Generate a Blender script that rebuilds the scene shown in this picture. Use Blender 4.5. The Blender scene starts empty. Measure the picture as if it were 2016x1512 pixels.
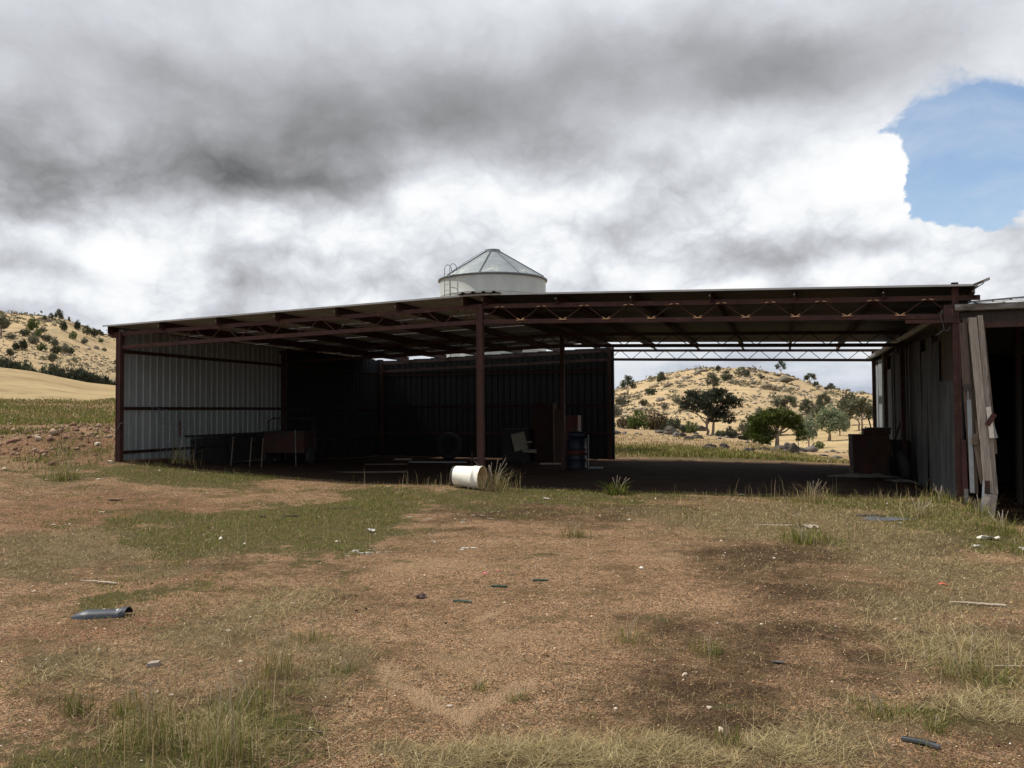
import bpy, math, random
import numpy as np
from mathutils import Vector, Matrix

# ------------------------------------------------------------------ camera, sky, sun, exposure
sc = bpy.context.scene
COL = sc.collection
R = math.radians
F_PX = 1660.0                      # focal length of the photograph in its own pixels (2016 wide)
CAM = np.array([6.02, -16.70, 1.60])
YAW, PITCH, ROLL = R(17.7), R(1.86), R(0.40)
_f = np.array([-math.sin(YAW) * math.cos(PITCH), math.cos(YAW) * math.cos(PITCH), math.sin(PITCH)])
_r = np.array([math.cos(YAW), math.sin(YAW), 0.0])
_u = np.cross(_r, _f)
CR = _r * math.cos(ROLL) - _u * math.sin(ROLL)
CU = _u * math.cos(ROLL) + _r * math.sin(ROLL)
CF = _f
cd = bpy.data.cameras.new('camera')
cam = bpy.data.objects.new('camera', cd)
COL.objects.link(cam)
cam.matrix_world = Matrix(((CR[0], CU[0], -CF[0], CAM[0]), (CR[1], CU[1], -CF[1], CAM[1]), (CR[2], CU[2], -CF[2], CAM[2]), (0, 0, 0, 1)))
cd.sensor_width = 36.0
cd.lens = 36.0 * F_PX / 2016.0
cd.clip_start = 0.05
cd.clip_end = 9000
sc.camera = cam
sc.view_settings.view_transform = 'Standard'
sc.view_settings.look = 'None'
sc.view_settings.exposure = 0.03
sc.view_settings.gamma = 1.0
sc.view_settings.use_curve_mapping = False
sc.cycles.max_bounces = 6
sc.cycles.diffuse_bounces = 1
sc.cycles.glossy_bounces = 2
sc.cycles.transmission_bounces = 2

SUN_VEC = Vector((-2.7, -0.12, 3.9)).normalized()      # towards the sun: high, over the shed's left end
SUN_EL = math.asin(SUN_VEC.z)
SUN_AZ = math.atan2(SUN_VEC.x, SUN_VEC.y)
sl = bpy.data.lights.new('sun', 'SUN')
sl.energy = 4.6
sl.angle = R(1.2)
sl.color = (1.0, 0.94, 0.84)
so = bpy.data.objects.new('sun', sl)
so.rotation_euler = SUN_VEC.to_track_quat('Z', 'Y').to_euler()
COL.objects.link(so)

class NT:
    """small helper round a node tree"""
    def __init__(s, tree):
        s.t = tree
    def n(s, typ, **kw):
        nd = s.t.nodes.new(typ)
        for k, v in kw.items():
            setattr(nd, k, v)
        return nd
    def put(s, sock, v):
        if isinstance(v, bpy.types.NodeSocket):
            s.t.links.new(v, sock)
        elif v is not None:
            sock.default_value = v
    def math(s, op, a, b=None, c=None, clamp=False):
        nd = s.n('ShaderNodeMath', operation=op, use_clamp=clamp)
        s.put(nd.inputs[0], a)
        if b is not None: s.put(nd.inputs[1], b)
        if c is not None: s.put(nd.inputs[2], c)
        return nd.outputs[0]
    def vmath(s, op, a, b=None, scale=None):
        nd = s.n('ShaderNodeVectorMath', operation=op)
        s.put(nd.inputs[0], a)
        if b is not None: s.put(nd.inputs[1], b)
        if scale is not None: s.put(nd.inputs['Scale'], scale)
        return nd.outputs['Value'] if op in ('DOT_PRODUCT', 'LENGTH') else nd.outputs[0]
    def mix(s, fac, a, b, blend='MIX'):
        nd = s.n('ShaderNodeMix', data_type='RGBA', blend_type=blend)
        s.put(nd.inputs[0], fac)
        for k, v in ((6, a), (7, b)):
            if isinstance(v, tuple) and len(v) == 3: v = (*v, 1.0)
            s.put(nd.inputs[k], v)
        return nd.outputs[2]
    def ramp(s, v, a, b, lo=0.0, hi=1.0, smooth=True):
        nd = s.n('ShaderNodeMapRange', interpolation_type='SMOOTHSTEP' if smooth else 'LINEAR')
        for k, x in enumerate((v, a, b, lo, hi)): s.put(nd.inputs[k], x)
        return nd.outputs[0]
    def noise(s, vec, scale, detail=4, rough=0.5, dist=0.0, dims='3D'):
        nd = s.n('ShaderNodeTexNoise', noise_dimensions=dims)
        s.put(nd.inputs['Vector'], vec)
        nd.inputs['Scale'].default_value = scale
        nd.inputs['Detail'].default_value = detail
        nd.inputs['Roughness'].default_value = rough
        nd.inputs['Distortion'].default_value = dist
        return nd.outputs['Fac']
    def noisec(s, vec, scale, detail=4, rough=0.5):
        nd = s.n('ShaderNodeTexNoise')
        s.put(nd.inputs['Vector'], vec)
        nd.inputs['Scale'].default_value = scale
        nd.inputs['Detail'].default_value = detail
        nd.inputs['Roughness'].default_value = rough
        return nd.outputs['Color']

# ---- world: Nishita sky with broken cloud in front of it
world = bpy.data.worlds.new('World')
sc.world = world
world.use_nodes = True
W = NT(world.node_tree)
W.t.nodes.clear()
geo = W.n('ShaderNodeTexCoord')
dirv = geo.outputs['Generated']
sky = W.n('ShaderNodeTexSky', sky_type='NISHITA')
sky.sun_disc = False
sky.sun_elevation = SUN_EL
sky.sun_rotation = SUN_AZ
sky.air_density = 1.0
sky.dust_density = 0.6
sky.ozone_density = 1.2

def sky_dir(px, py):
    v = CF * F_PX + CR * (px - 1008) + CU * (756 - py)
    return v / np.linalg.norm(v)

SX = W.n('ShaderNodeSeparateXYZ')
W.put(SX.inputs[0], dirv)
zc = W.math('MAXIMUM', SX.outputs[2], 0.0)
# cloud layers lie on a plane overhead: project the view direction onto it
inv = W.math('DIVIDE', 1.0, W.math('ADD', zc, 0.16))
plane = W.vmath('SCALE', dirv, scale=inv)
warp = W.vmath('SUBTRACT', W.noisec(dirv, 3.2, 3, 0.55), (0.5, 0.5, 0.5))
wdir = W.vmath('ADD', dirv, W.vmath('SCALE', warp, scale=0.13))
warp2 = W.vmath('SUBTRACT', W.noisec(dirv, 11.0, 4, 0.55), (0.5, 0.5, 0.5))
wdir = W.vmath('ADD', wdir, W.vmath('SCALE', warp2, scale=0.04))
# local tangent axes of the part of the sky over the shed, so that a cloud can be wider than it is tall
AX, AY = Vector(CR), Vector((0, 0, 1))

def blob(px, py, rx, ry, amp, src=None):
    d = sky_dir(px, py)
    right = np.cross(d, (0, 0, 1)); right /= np.linalg.norm(right)
    up = np.cross(right, d)
    rel = W.vmath('SUBTRACT', src if src is not None else wdir, tuple(d))
    a = W.math('MULTIPLY', W.vmath('DOT_PRODUCT', rel, tuple(right)), F_PX / rx)
    b = W.math('MULTIPLY', W.vmath('DOT_PRODUCT', rel, tuple(up)), F_PX / ry)
    q = W.math('ADD', W.math('MULTIPLY', a, a), W.math('MULTIPLY', b, b))
    front = W.math('GREATER_THAN', W.vmath('DOT_PRODUCT', dirv, tuple(d)), 0.0)
    e = W.math('MULTIPLY', W.math('EXPONENT', W.math('MULTIPLY', q, -1.0)), front)
    return W.math('MULTIPLY', e, amp)

def total(items):
    acc = items[0]
    for i in items[1:]: acc = W.math('ADD', acc, i)
    return acc

DARK = [(30, 340, 190, 70, .40), (250, 270, 300, 85, .40), (450, 320, 210, 60, .32), (690, 260, 250, 80, .42), (560, 130, 330, 90, .30), (660, 340, 160, 26, .26), (950, 230, 200, 70, .30),
        (1150, 150, 260, 80, .14), (1400, 110, 260, 60, .22), (1620, 130, 170, 50, .28), (1450, 190, 200, 34, .20), (250, 80, 260, 60, .16), (20, 400, 110, 40, .24), (1060, 290, 130, 36, .14),
        (110, 520, 230, 24, .24), (1400, 490, 280, 32, .24), (1200, 450, 160, 36, .20), (1560, 460, 120, 36, .16), (1740, 480, 60, 24, .30), (570, 490, 90, 16, .14), (1960, 500, 110, 40, .14), (1180, 340, 170, 26, .16), (1500, 400, 160, 30, .10), (620, 560, 200, 22, .16), (1150, 560, 160, 20, .14)]
BRIGHT = [(270, 372, 110, 36, .40), (150, 420, 120, 50, .30), (420, 440, 170, 50, .20), (620, 400, 110, 40, .26), (1000, 360, 150, 50, .30), (850, 430, 200, 50, .22),
          (1490, 230, 110, 45, .22), (1600, 370, 130, 50, .26), (1730, 330, 90, 70, .50), (90, 90, 130, 60, .12), (1200, 20, 150, 40, .10),
          (1880, 500, 180, 40, .34), (1480, 545, 260, 20, .22), (220, 590, 200, 26, .20), (1850, 90, 220, 90, .10), (330, 540, 200, 26, .10), (1100, 400, 240, 40, .12)]
dk = total([blob(*b) for b in DARK])
br = W.math('MULTIPLY', total([blob(*b) for b in BRIGHT]), .48)
def puffs(vec, scale, detail=3, rough=.55, lac=2.2, smooth=.35):
    nd = W.n('ShaderNodeTexVoronoi', feature='F1')
    W.put(nd.inputs['Vector'], vec)
    nd.inputs['Scale'].default_value = scale; nd.inputs['Detail'].default_value = detail
    nd.inputs['Roughness'].default_value = rough; nd.inputs['Lacunarity'].default_value = lac
    nd.normalize = True
    return nd.outputs['Distance']
squash = W.vmath('MULTIPLY', wdir, (1.0, 1.0, 1.7))
pvec = W.vmath('MULTIPLY', W.vmath('ADD', dirv, W.vmath('SCALE', warp2, scale=0.055)), (1.0, 1.0, 1.5))
pf = puffs(pvec, 6.4, 4, .56)
n_big = W.noise(plane, 0.9, 6, 0.55)
n_mid = W.noise(squash, 5.5, 7, 0.60)
n_fine = W.noise(squash, 20.0, 4, 0.62)
high = W.ramp(SX.outputs[2], 0.62, 0.9, 0.0, 1.0)            # well above the frame the cloud is plain broken cover
# the lower the cloud, the crisper its billows
crisp = W.ramp(SX.outputs[2], 0.20, 0.36, 1.0, 0.25)
bill = W.math('ADD', W.math('MULTIPLY', W.math('SUBTRACT', pf, 0.34), 2.2), W.math('MULTIPLY', W.math('SUBTRACT', n_fine, .5), .20))
sh = W.math('SUBTRACT', dk, br)
sh = W.math('ADD', sh, W.math('MULTIPLY', bill, crisp))
sh = W.math('ADD', sh, W.math('MULTIPLY', W.math('SUBTRACT', n_mid, 0.5), 0.36))
sh = W.math('ADD', sh, W.math('MULTIPLY', W.math('SUBTRACT', n_big, 0.5), 0.35))
shade = W.ramp(W.math('ADD', sh, 0.37), 0.0, 1.24, 0.0, 1.0, smooth=False)
cr = W.n('ShaderNodeValToRGB')
W.put(cr.inputs[0], shade)
el = cr.color_ramp.elements
stops = [(0.0, (1.0, 1.0, 1.0)), (0.14, (.90, .92, .94)), (0.28, (.72, .745, .79)), (0.44, (.545, .56, .60)), (0.60, (.40, .405, .43)), (0.78, (.27, .272, .282)), (1.0, (.13, .132, .138))]
el[0].position = 0; el[0].color = (*stops[0][1], 1)
el[1].position = 1; el[1].color = (*stops[-1][1], 1)
for p, c in stops[1:-1]:
    e = el.new(p); e.color = (*c, 1)
cloud = cr.outputs[0]
# low cloud far away is flatter and bluer
lowmix = W.ramp(SX.outputs[2], 0.0, 0.13, 0.8, 0.0)
lown = W.noise(plane, 1.6, 5, 0.55)
lowcol = W.mix(W.ramp(lown, 0.35, 0.65), (.36, .42, .52), (.62, .67, .74))
cloud = W.mix(lowmix, cloud, lowcol)
# where the blue shows
edge = W.math('ADD', W.math('MULTIPLY', W.math('SUBTRACT', .40, pf), 2.0), W.math('MULTIPLY', W.math('SUBTRACT', n_fine, .5), -1.3))
BL = [(1890, 350, 120, 95, 1.2), (1960, 230, 120, 60, .9), (2050, 300, 160, 130, 1.0), (1840, 410, 80, 40, .7), (1700, 262, 110, 16, .62), (1600, 545, 50, 14, .3), (2040, 190, 90, 40, .4)]
CU_ = [(1735, 335, 70, 55, 1.0), (1680, 350, 50, 50, .8), (1720, 420, 80, 40, .6), (1800, 480, 60, 20, .5)]
bl = W.math('SUBTRACT', total([blob(*b) for b in BL]), total([blob(*b) for b in CU_]))
gaps = W.math('MULTIPLY', W.ramp(n_big, 0.60, 0.70), high)
upz = W.ramp(SX.outputs[2], .26, .37, 0.0, 1.0)
bmask = W.ramp(W.math('SUBTRACT', bl, edge), W.math('MULTIPLY_ADD', upz, -.22, .42), W.math('MULTIPLY_ADD', upz, .38, .60))
bmask = W.math('MAXIMUM', bmask, gaps)
bluesky = W.vmath('SCALE', sky.outputs[0], scale=0.15)
veil = W.ramp(W.noise(W.vmath('MULTIPLY', wdir, (1, 1, 2.5)), 5.0, 6, 0.6), 0.38, 0.75, 0.05, 0.62)
bluesky = W.mix(veil, bluesky, (.60, .69, .80))
final = W.mix(bmask, cloud, bluesky)
bg = W.n('ShaderNodeBackground')
W.put(bg.inputs[0], final)
bg.inputs[1].default_value = 1.0
wo = W.n('ShaderNodeOutputWorld')
W.t.links.new(bg.outputs[0], wo.inputs[0])
world.cycles.sampling_method = 'MANUAL'
world.cycles.sample_map_resolution = 512

# ------------------------------------------------------------------ noise and terrain
def _hash(ix, iy, seed):
    h = (ix.astype(np.int64) * 374761393 + iy.astype(np.int64) * 668265263 + seed * 1442695041) & 0xFFFFFFFF
    h = ((h ^ (h >> 13)) * 1274126177) & 0xFFFFFFFF
    h = (h ^ (h >> 16)) & 0xFFFFFF
    return h / float(0xFFFFFF)

def vnoise(x, y, seed=0):
    x = np.asarray(x, float); y = np.asarray(y, float)
    ix = np.floor(x); iy = np.floor(y)
    fx = x - ix; fy = y - iy
    fx = fx * fx * fx * (fx * (fx * 6 - 15) + 10); fy = fy * fy * fy * (fy * (fy * 6 - 15) + 10)
    a = _hash(ix, iy, seed); b = _hash(ix + 1, iy, seed); c = _hash(ix, iy + 1, seed); d = _hash(ix + 1, iy + 1, seed)
    return (a * (1 - fx) + b * fx) * (1 - fy) + (c * (1 - fx) + d * fx) * fy

def fbm(x, y, scale, octs=4, seed=0, rough=0.5):
    t = 0; amp = 1; tot = 0; s = 1.0 / scale
    for k in range(octs):
        t = t + amp * (vnoise(x * s + 17.3 * k, y * s - 9.1 * k, seed + k) - 0.5)
        tot += amp; amp *= rough; s *= 2.03
    return t / tot * 2.0            # about -1..1

# height profiles: bearing (photo column it was surveyed along), then (range from the camera spot, height)
PROFILES = [
    (-9000, [(0, 0), (10, .3), (25, 1.4), (60, 4), (100, 9), (130, 9), (200, 22), (260, 30), (400, 22), (900, 10)]),
    (-700, [(0, 0), (9, .2), (20, .9), (30, 1.7), (60, 4.0), (105, 8.6), (130, 8), (190, 20), (270, 33), (400, 26), (900, 12)]),
    (0, [(0, 0), (9.5, .02), (14.7, .22), (20, .42), (24, .52), (26, .86), (30, 1.12), (38, 1.36), (64, 2.72), (108, 6.9), (135, 5.6), (180, 12.5), (230, 22), (290, 31.8), (330, 32), (430, 24), (900, 12)]),
    (60, [(0, 0), (9.5, .02), (14.7, .18), (20, .36), (23.5, .46), (26, .9), (30, 1.1), (38, 1.34), (62, 2.6), (106, 6.5), (130, 5.4), (180, 12.5), (230, 22), (290, 31.2), (330, 31.4), (430, 24), (900, 12)]),
    (115, [(0, 0), (9.5, .0), (14.7, .15), (20, .36), (23.5, .44), (26, 1.0), (30, 1.16), (38, 1.32), (60, 2.5), (106, 5.9), (130, 4.8), (180, 12), (230, 21.5), (285, 31.2), (320, 31), (430, 22), (900, 12)]),
    (170, [(0, 0), (9.5, .0), (14.7, .15), (20, .38), (23.5, .46), (26, 1.02), (30, 1.18), (38, 1.32), (60, 2.4), (106, 5.3), (130, 4.4), (180, 11), (230, 19.5), (285, 28.2), (320, 28), (430, 20), (900, 12)]),
    (237, [(0, 0), (9.5, .0), (15, .15), (20, .38), (22.8, .43), (25.5, .9), (28, 1.12), (34, 1.26), (56, 2.35), (105, 4.9), (130, 3.8), (180, 10), (230, 17), (280, 24.8), (320, 24), (430, 18), (900, 10)]),
    (420, [(0, 0), (12, 0), (17, .08), (21, .22), (26, .2), (40, .3), (70, 1.6), (105, 3.2), (140, 2), (250, 8), (300, 10), (420, 9), (900, 6)]),
    (700, [(0, 0), (12, -.02), (18, .02), (26, -.06), (34, -.12), (50, .1), (100, 1.2), (140, 0), (260, 5), (420, 9), (900, 8)]),
    (960, [(0, 0), (12, 0), (17, .03), (20, -.05), (26, -.1), (33, -.2), (60, -.1), (100, .3), (140, -1.5), (260, 2), (420, 9), (900, 8)]),
    (1200, [(0, 0), (14, -.01), (18, -.05), (25, -.1), (32, -.2), (42, -.23), (60, -.25), (100, -.29), (118, -2.2), (160, -5), (210, -3.5), (260, 1.5), (340, 7), (430, 11.0), (520, 10), (900, 5)]),
    (1260, [(0, 0), (14, -.01), (18, -.05), (25, -.1), (32, -.2), (42, -.26), (60, -.36), (100, -.45), (118, -2.4), (160, -5), (210, -3.2), (260, 2.5), (340, 10), (430, 16.6), (520, 15), (900, 5)]),
    (1330, [(0, 0), (14, -.01), (18, -.05), (25, -.1), (32, -.2), (42, -.30), (60, -.48), (98, -.78), (118, -3.2), (160, -5.2), (210, -3.0), (260, 3), (340, 12), (440, 21), (520, 19), (900, 5)]),
    (1400, [(0, 0), (14, -.01), (18, -.05), (25, -.12), (32, -.22), (42, -.36), (60, -.62), (95, -1.1), (118, -3.8), (160, -5.4), (210, -3.0), (260, 3), (340, 12), (450, 23.2), (520, 22), (900, 5)]),
    (1480, [(0, 0), (14, -.01), (18, -.05), (25, -.14), (32, -.24), (42, -.48), (60, -.85), (90, -1.55), (118, -4.2), (160, -5.2), (210, -3.2), (260, 2.5), (340, 11.5), (450, 23.4), (520, 22), (900, 5)]),
    (1550, [(0, 0), (14, -.01), (18, -.04), (25, -.14), (32, -.26), (42, -.62), (60, -1.2), (85, -2.2), (118, -4.0), (160, -4.6), (210, -3.0), (260, .8), (340, 8.5), (450, 19.6), (520, 18), (900, 5)]),
    (1600, [(0, 0), (14, -.01), (18, -.03), (25, -.14), (32, -.3), (42, -.78), (60, -1.55), (72, -2.1), (118, -3.9), (160, -4.1), (210, -2.6), (260, .2), (340, 6.0), (440, 13.9), (520, 12), (900, 4)]),
    (1660, [(0, 0), (14, -.01), (18, -.02), (25, -.14), (32, -.32), (42, -.9), (62, -1.85), (118, -3.8), (160, -3.8), (210, -2.3), (260, -.2), (340, 4.2), (420, 9.2), (520, 8), (900, 4)]),
    (1720, [(0, 0), (14, -.01), (18, -.02), (25, -.14), (32, -.34), (42, -1.0), (62, -2.0), (118, -3.7), (160, -3.6), (210, -2.2), (260, -.4), (340, 3.6), (410, 7.6), (520, 7), (900, 4)]),
    (1900, [(0, 0), (14, -.01), (18, -.02), (25, -.2), (32, -.4), (42, -1.1), (62, -2.1), (118, -3.7), (200, -2), (400, 6.5), (900, 4)]),
    (9000, [(0, 0), (10, -.1), (20, -.4), (60, -2.2), (150, -4), (400, 5), (900, 5)]),
]
_lr = np.linspace(math.log(0.5), math.log(1500), 420)
_rr = np.exp(_lr)
_az_s = np.array([math.atan((p - 1008) / F_PX) for p, _ in PROFILES])
_tab = np.array([np.interp(_rr, [a for a, _ in pr], [b for _, b in pr]) for _, pr in PROFILES])
_k = np.array([1, 3, 5, 6, 5, 3, 1.0]); _k /= _k.sum()
_tab = np.array([np.convolve(np.pad(t, 3, mode='edge'), _k, mode='valid') for t in _tab])
_azg = np.linspace(-1.55, 1.55, 1241)
_grid = np.array([np.interp(_azg, _az_s, _tab[:, j]) for j in range(len(_lr))]).T      # az x r
_k2 = np.hanning(13); _k2 /= _k2.sum()
_grid = np.array([np.convolve(np.pad(_grid[:, j], 6, mode='edge'), _k2, mode='valid') for j in range(_grid.shape[1])]).T

def sstep(a, b, x):
    t = np.clip((x - a) / (b - a), 0, 1)
    return t * t * (3 - 2 * t)

def gz(x, y):
    """height of the ground"""
    x = np.asarray(x, float); y = np.asarray(y, float)
    dx = x - CAM[0]; dy = y - CAM[1]
    X = dx * math.cos(YAW) + dy * math.sin(YAW); Z = -dx * math.sin(YAW) + dy * math.cos(YAW)
    r = np.maximum(np.hypot(X, Z), 0.5)
    az = np.arctan2(X, Z)
    back = np.abs(az) > 1.54
    az = np.clip(az, -1.54, 1.54)
    fi = (az - _azg[0]) / (_azg[1] - _azg[0]); fj = (np.log(r) - _lr[0]) / (_lr[1] - _lr[0])
    fj = np.clip(fj, 0, len(_lr) - 1.001); fi = np.clip(fi, 0, len(_azg) - 1.001)
    i = fi.astype(int); j = fj.astype(int); u = fi - i; v = fj - j
    z = (_grid[i, j] * (1 - u) + _grid[i + 1, j] * u) * (1 - v) + (_grid[i, j + 1] * (1 - u) + _grid[i + 1, j + 1] * u) * v
    # behind the camera the two edges of the survey are blended and flattened
    z = np.where(back, z * np.clip(np.abs(np.abs(np.arctan2(X, Z)) - math.pi) / 1.6, 0, 1), z)
    # low mound that the tub lies on, in front of the middle post
    z = z + 0.10 * np.exp(-(((x + 0.9) / 1.3) ** 2 + ((y + 1.0) / 0.7) ** 2))
    # bank falling to the old shed's floor
    t = sstep(8.75, 9.6, x + 0.12 * fbm(x, y, 0.8, 2, 5)) * (1 - sstep(16.5, 22, y)) * (1 - sstep(24, 30, x))
    z = z - 0.40 * t * sstep(-9.5, -5.0, y)
    z = z + 0.09 * np.exp(-((x - 8.4) / 0.5) ** 2) * sstep(-7, -3, y) * (1 - sstep(-0.9, 0.2, y))
    # inside the sheds the floor is trodden flat
    inside = sstep(-9.6, -9.0, x) * (1 - sstep(17, 18, x)) * sstep(0.2, 1.4, y) * (1 - sstep(13.5, 15, y))
    near = np.exp(-r / 60.0)
    z = z + near * (1 - 0.85 * inside) * (0.035 * fbm(x, y, 1.7, 3, 11) + 0.012 * fbm(x, y, 0.22, 3, 12))
    # broken red bank and its clods left of the shed
    bank = np.exp(-(((x + 13.2) / 3.4) ** 2 + ((y - 2.6) / 2.4) ** 2))
    z = z + bank * (0.22 * fbm(x, y, 1.3, 4, 21) + 0.05 * fbm(x, y, 0.3, 2, 22))
    far = sstep(40, 160, r)
    z = z + far * r * (0.0042 * fbm(x, y, 42, 4, 31, 0.55) + 0.0011 * fbm(x, y, 7, 3, 32))
    return z

def project(P):
    d = np.asarray(P, float) - CAM
    X = d @ CR; Y = d @ CU; Z = d @ CF
    return 1008 + F_PX * X / Z, 756 - F_PX * Y / Z, Z

def along(px, r):
    """point at horizontal range r on the bearing of photo column px"""
    v = CF * F_PX + CR * (px - 1008); a = math.atan2(v[1], v[0])
    return CAM[0] + r * math.cos(a), CAM[1] + r * math.sin(a)

_march = np.exp(np.linspace(math.log(2.5), math.log(520), 2600))
def spot(px, py):
    """where the sight line through (px, py) meets the ground"""
    d = CF * F_PX + CR * (px - 1008) + CU * (756 - py)
    h = math.hypot(d[0], d[1])
    x = CAM[0] + d[0] / h * _march; y = CAM[1] + d[1] / h * _march; zr = CAM[2] + d[2] / h * _march
    g = gz(x, y)
    below = np.nonzero(zr <= g)[0]
    k = below[0] if len(below) else int(np.argmax(g - zr))
    return float(x[k]), float(y[k]), float(g[k])

def scale_at(x, y):
    """metres per photo pixel at a ground point"""
    return float(project((x, y, 0.0))[2]) / F_PX

# ------------------------------------------------------------------ materials
def new_mat(name):
    m = bpy.data.materials.new(name)
    m.use_nodes = True
    t = NT(m.node_tree)
    t.t.nodes.clear()
    b = t.n('ShaderNodeBsdfPrincipled')
    o = t.n('ShaderNodeOutputMaterial')
    t.t.links.new(b.outputs[0], o.inputs[0])
    return m, t, b

def bump(t, b, h, strength=0.3, dist=0.02):
    nd = t.n('ShaderNodeBump')
    nd.inputs['Strength'].default_value = strength
    nd.inputs['Distance'].default_value = dist
    t.put(nd.inputs['Height'], h)
    t.t.links.new(nd.outputs[0], b.inputs['Normal'])

def simple(name, c1, c2, rough=0.6, metal=0.0, scale=6.0, stretch=(1, 1, 1), c3=None, s3=2.0, lo3=.55, hi3=.7, bmp=0.15, bscale=60, spec=0.4):
    """two-tone noisy surface with a third colour (rust, dirt, paint wear) in patches"""
    m, t, b = new_mat(name)
    tc = t.n('ShaderNodeTexCoord').outputs['Object']
    v = t.vmath('MULTIPLY', tc, stretch)
    c = t.mix(t.ramp(t.noise(v, scale, 6, .6), .3, .7), c1, c2)
    if c3:
        c = t.mix(t.ramp(t.noise(t.vmath('ADD', v, (7.1, 3.3, 1.2)), s3, 7, .62), lo3, hi3), c, c3)
    t.put(b.inputs['Base Color'], c)
    b.inputs['Roughness'].default_value = rough
    t.put(b.inputs['Roughness'], t.ramp(t.noise(v, scale * 2.3, 4, .6), .2, .8, max(rough - .12, 0.05), min(rough + .15, 1), smooth=False))
    b.inputs['Metallic'].default_value = metal
    b.inputs['Specular IOR Level'].default_value = spec
    if bmp:
        bump(t, b, t.noise(v, bscale, 5, .65), bmp, 0.01)
    return m

M = {}
M['oxide'] = simple('red_oxide_steel', (.052, .016, .011), (.030, .010, .008), .7, 0, 5, c3=(.10, .038, .018), s3=9, lo3=.56, hi3=.72)
M['oxide_dark'] = simple('dull_oxide_steel', (.045, .018, .012), (.025, .012, .009), .7, 0, 5, c3=(.08, .03, .014), s3=8)
M['weld'] = simple('sunlit_bare_weld_tab', (.80, .52, .30), (.66, .40, .22), .5, .1, 20)  # scraped primer tone, brightened to paint in the light the tabs catch
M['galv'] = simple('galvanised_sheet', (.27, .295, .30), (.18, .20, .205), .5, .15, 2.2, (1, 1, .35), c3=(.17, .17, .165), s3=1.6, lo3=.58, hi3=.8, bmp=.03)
M['roof'] = simple('weathered_roof_sheet', (.42, .43, .44), (.33, .34, .34), .5, .3, 1.5, c3=(.22, .19, .16), s3=2.5, lo3=.6, hi3=.8, bmp=.03)
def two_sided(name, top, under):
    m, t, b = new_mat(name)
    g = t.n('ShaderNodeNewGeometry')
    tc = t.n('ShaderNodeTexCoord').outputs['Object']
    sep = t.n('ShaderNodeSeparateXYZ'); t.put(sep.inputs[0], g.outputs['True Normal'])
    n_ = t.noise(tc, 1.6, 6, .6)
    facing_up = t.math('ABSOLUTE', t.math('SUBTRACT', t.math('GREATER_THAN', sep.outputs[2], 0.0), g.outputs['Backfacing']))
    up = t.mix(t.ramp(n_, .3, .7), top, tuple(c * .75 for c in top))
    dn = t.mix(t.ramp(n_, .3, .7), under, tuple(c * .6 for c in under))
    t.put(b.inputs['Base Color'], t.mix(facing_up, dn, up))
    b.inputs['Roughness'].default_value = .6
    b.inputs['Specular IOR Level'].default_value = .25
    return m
M['roof_iron'] = two_sided('roof_iron_shaded_below', (.42, .43, .44), (.058, .053, .047))  # underside colour darkened to carry the shade below the roof
M['shade_iron'] = simple('shade_dark_wall_iron', (.019, .021, .023), (.012, .013, .015), .8, .0, 2.2, (1, 1, .35), spec=.2)  # iron blackened to put the sheds' inner shade into the colour
M['black_iron'] = simple('dark_ridge_iron', (.03, .03, .035), (.05, .045, .045), .6, .2, 8)
M['old_iron'] = simple('old_grey_iron', (.18, .19, .19), (.095, .10, .105), .6, .3, 3, (1, 1, .3), c3=(.10, .06, .04), s3=2.4, lo3=.56, hi3=.72, bmp=.08)
M['light_iron'] = simple('pale_galvanised_strip', (.30, .325, .34), (.19, .21, .22), .6, .2, 5, (1, 1, .4), c3=(.16, .13, .11), s3=3, lo3=.6, hi3=.75, bmp=.06)
M['rust'] = simple('rusty_sheet', (.060, .022, .014), (.032, .015, .011), .75, .1, 4, c3=(.03, .022, .02), s3=3, lo3=.5, hi3=.65, bmp=.25, bscale=30)
M['silo'] = simple('silo_white_steel', (.42, .44, .42), (.36, .375, .355), .5, .15, 1.3, (1, 1, .4), c3=(.42, .43, .40), s3=1.5, lo3=.55, hi3=.8, bmp=.02)
M['silo_roof'] = simple('silo_roof_steel', (.25, .28, .295), (.19, .215, .23), .55, .2, 1.5, c3=(.55, .56, .50), s3=1.2, lo3=.55, hi3=.75, bmp=.02)
M['silo_rib'] = simple('silo_roof_rib', (.18, .20, .22), (.12, .14, .15), .5, .3, 5)
M['gutter'] = simple('old_gutter', (.27, .285, .28), (.17, .185, .185), .5, .3, 4, (.3, 1, 1), c3=(.09, .07, .055), s3=3)
M['plastic_white'] = simple('cream_plastic', (.86, .84, .76), (.80, .78, .69), .4, 0, 3, c3=(.50, .40, .27), s3=2.2, lo3=.64, hi3=.85, bmp=.03)
M['plastic_inner'] = simple('stained_plastic_lining', (.72, .52, .30), (.62, .40, .20), .5, 0, 4, c3=(.38, .22, .11), s3=5, lo3=.5, hi3=.7, bmp=.05)
M['plastic_blue'] = simple('blue_black_plastic', (.020, .026, .045), (.014, .018, .03), .48, 0, 5, c3=(.13, .15, .19), s3=14, lo3=.62, hi3=.75, bmp=.1)
M['pale_mark'] = simple('white_mark', (.6, .64, .66), (.45, .48, .5), .4)
M['rubber'] = simple('rubber', (.022, .022, .023), (.035, .034, .033), .8, 0, 8, bmp=.2)
M['green_stick'] = simple('dark_green_rod', (.014, .065, .045), (.01, .04, .03), .5, 0, 12)
M['pink'] = simple('pink_plastic', (.75, .17, .22), (.6, .12, .17), .5)
M['orange'] = simple('orange_red_plastic', (.75, .15, .10), (.6, .1, .07), .5)
M['blue_drum'] = simple('blue_drum_paint', (.008, .014, .034), (.006, .011, .022), .5, .1, 4, c3=(.08, .03, .02), s3=4, lo3=.6, hi3=.75)
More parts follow.
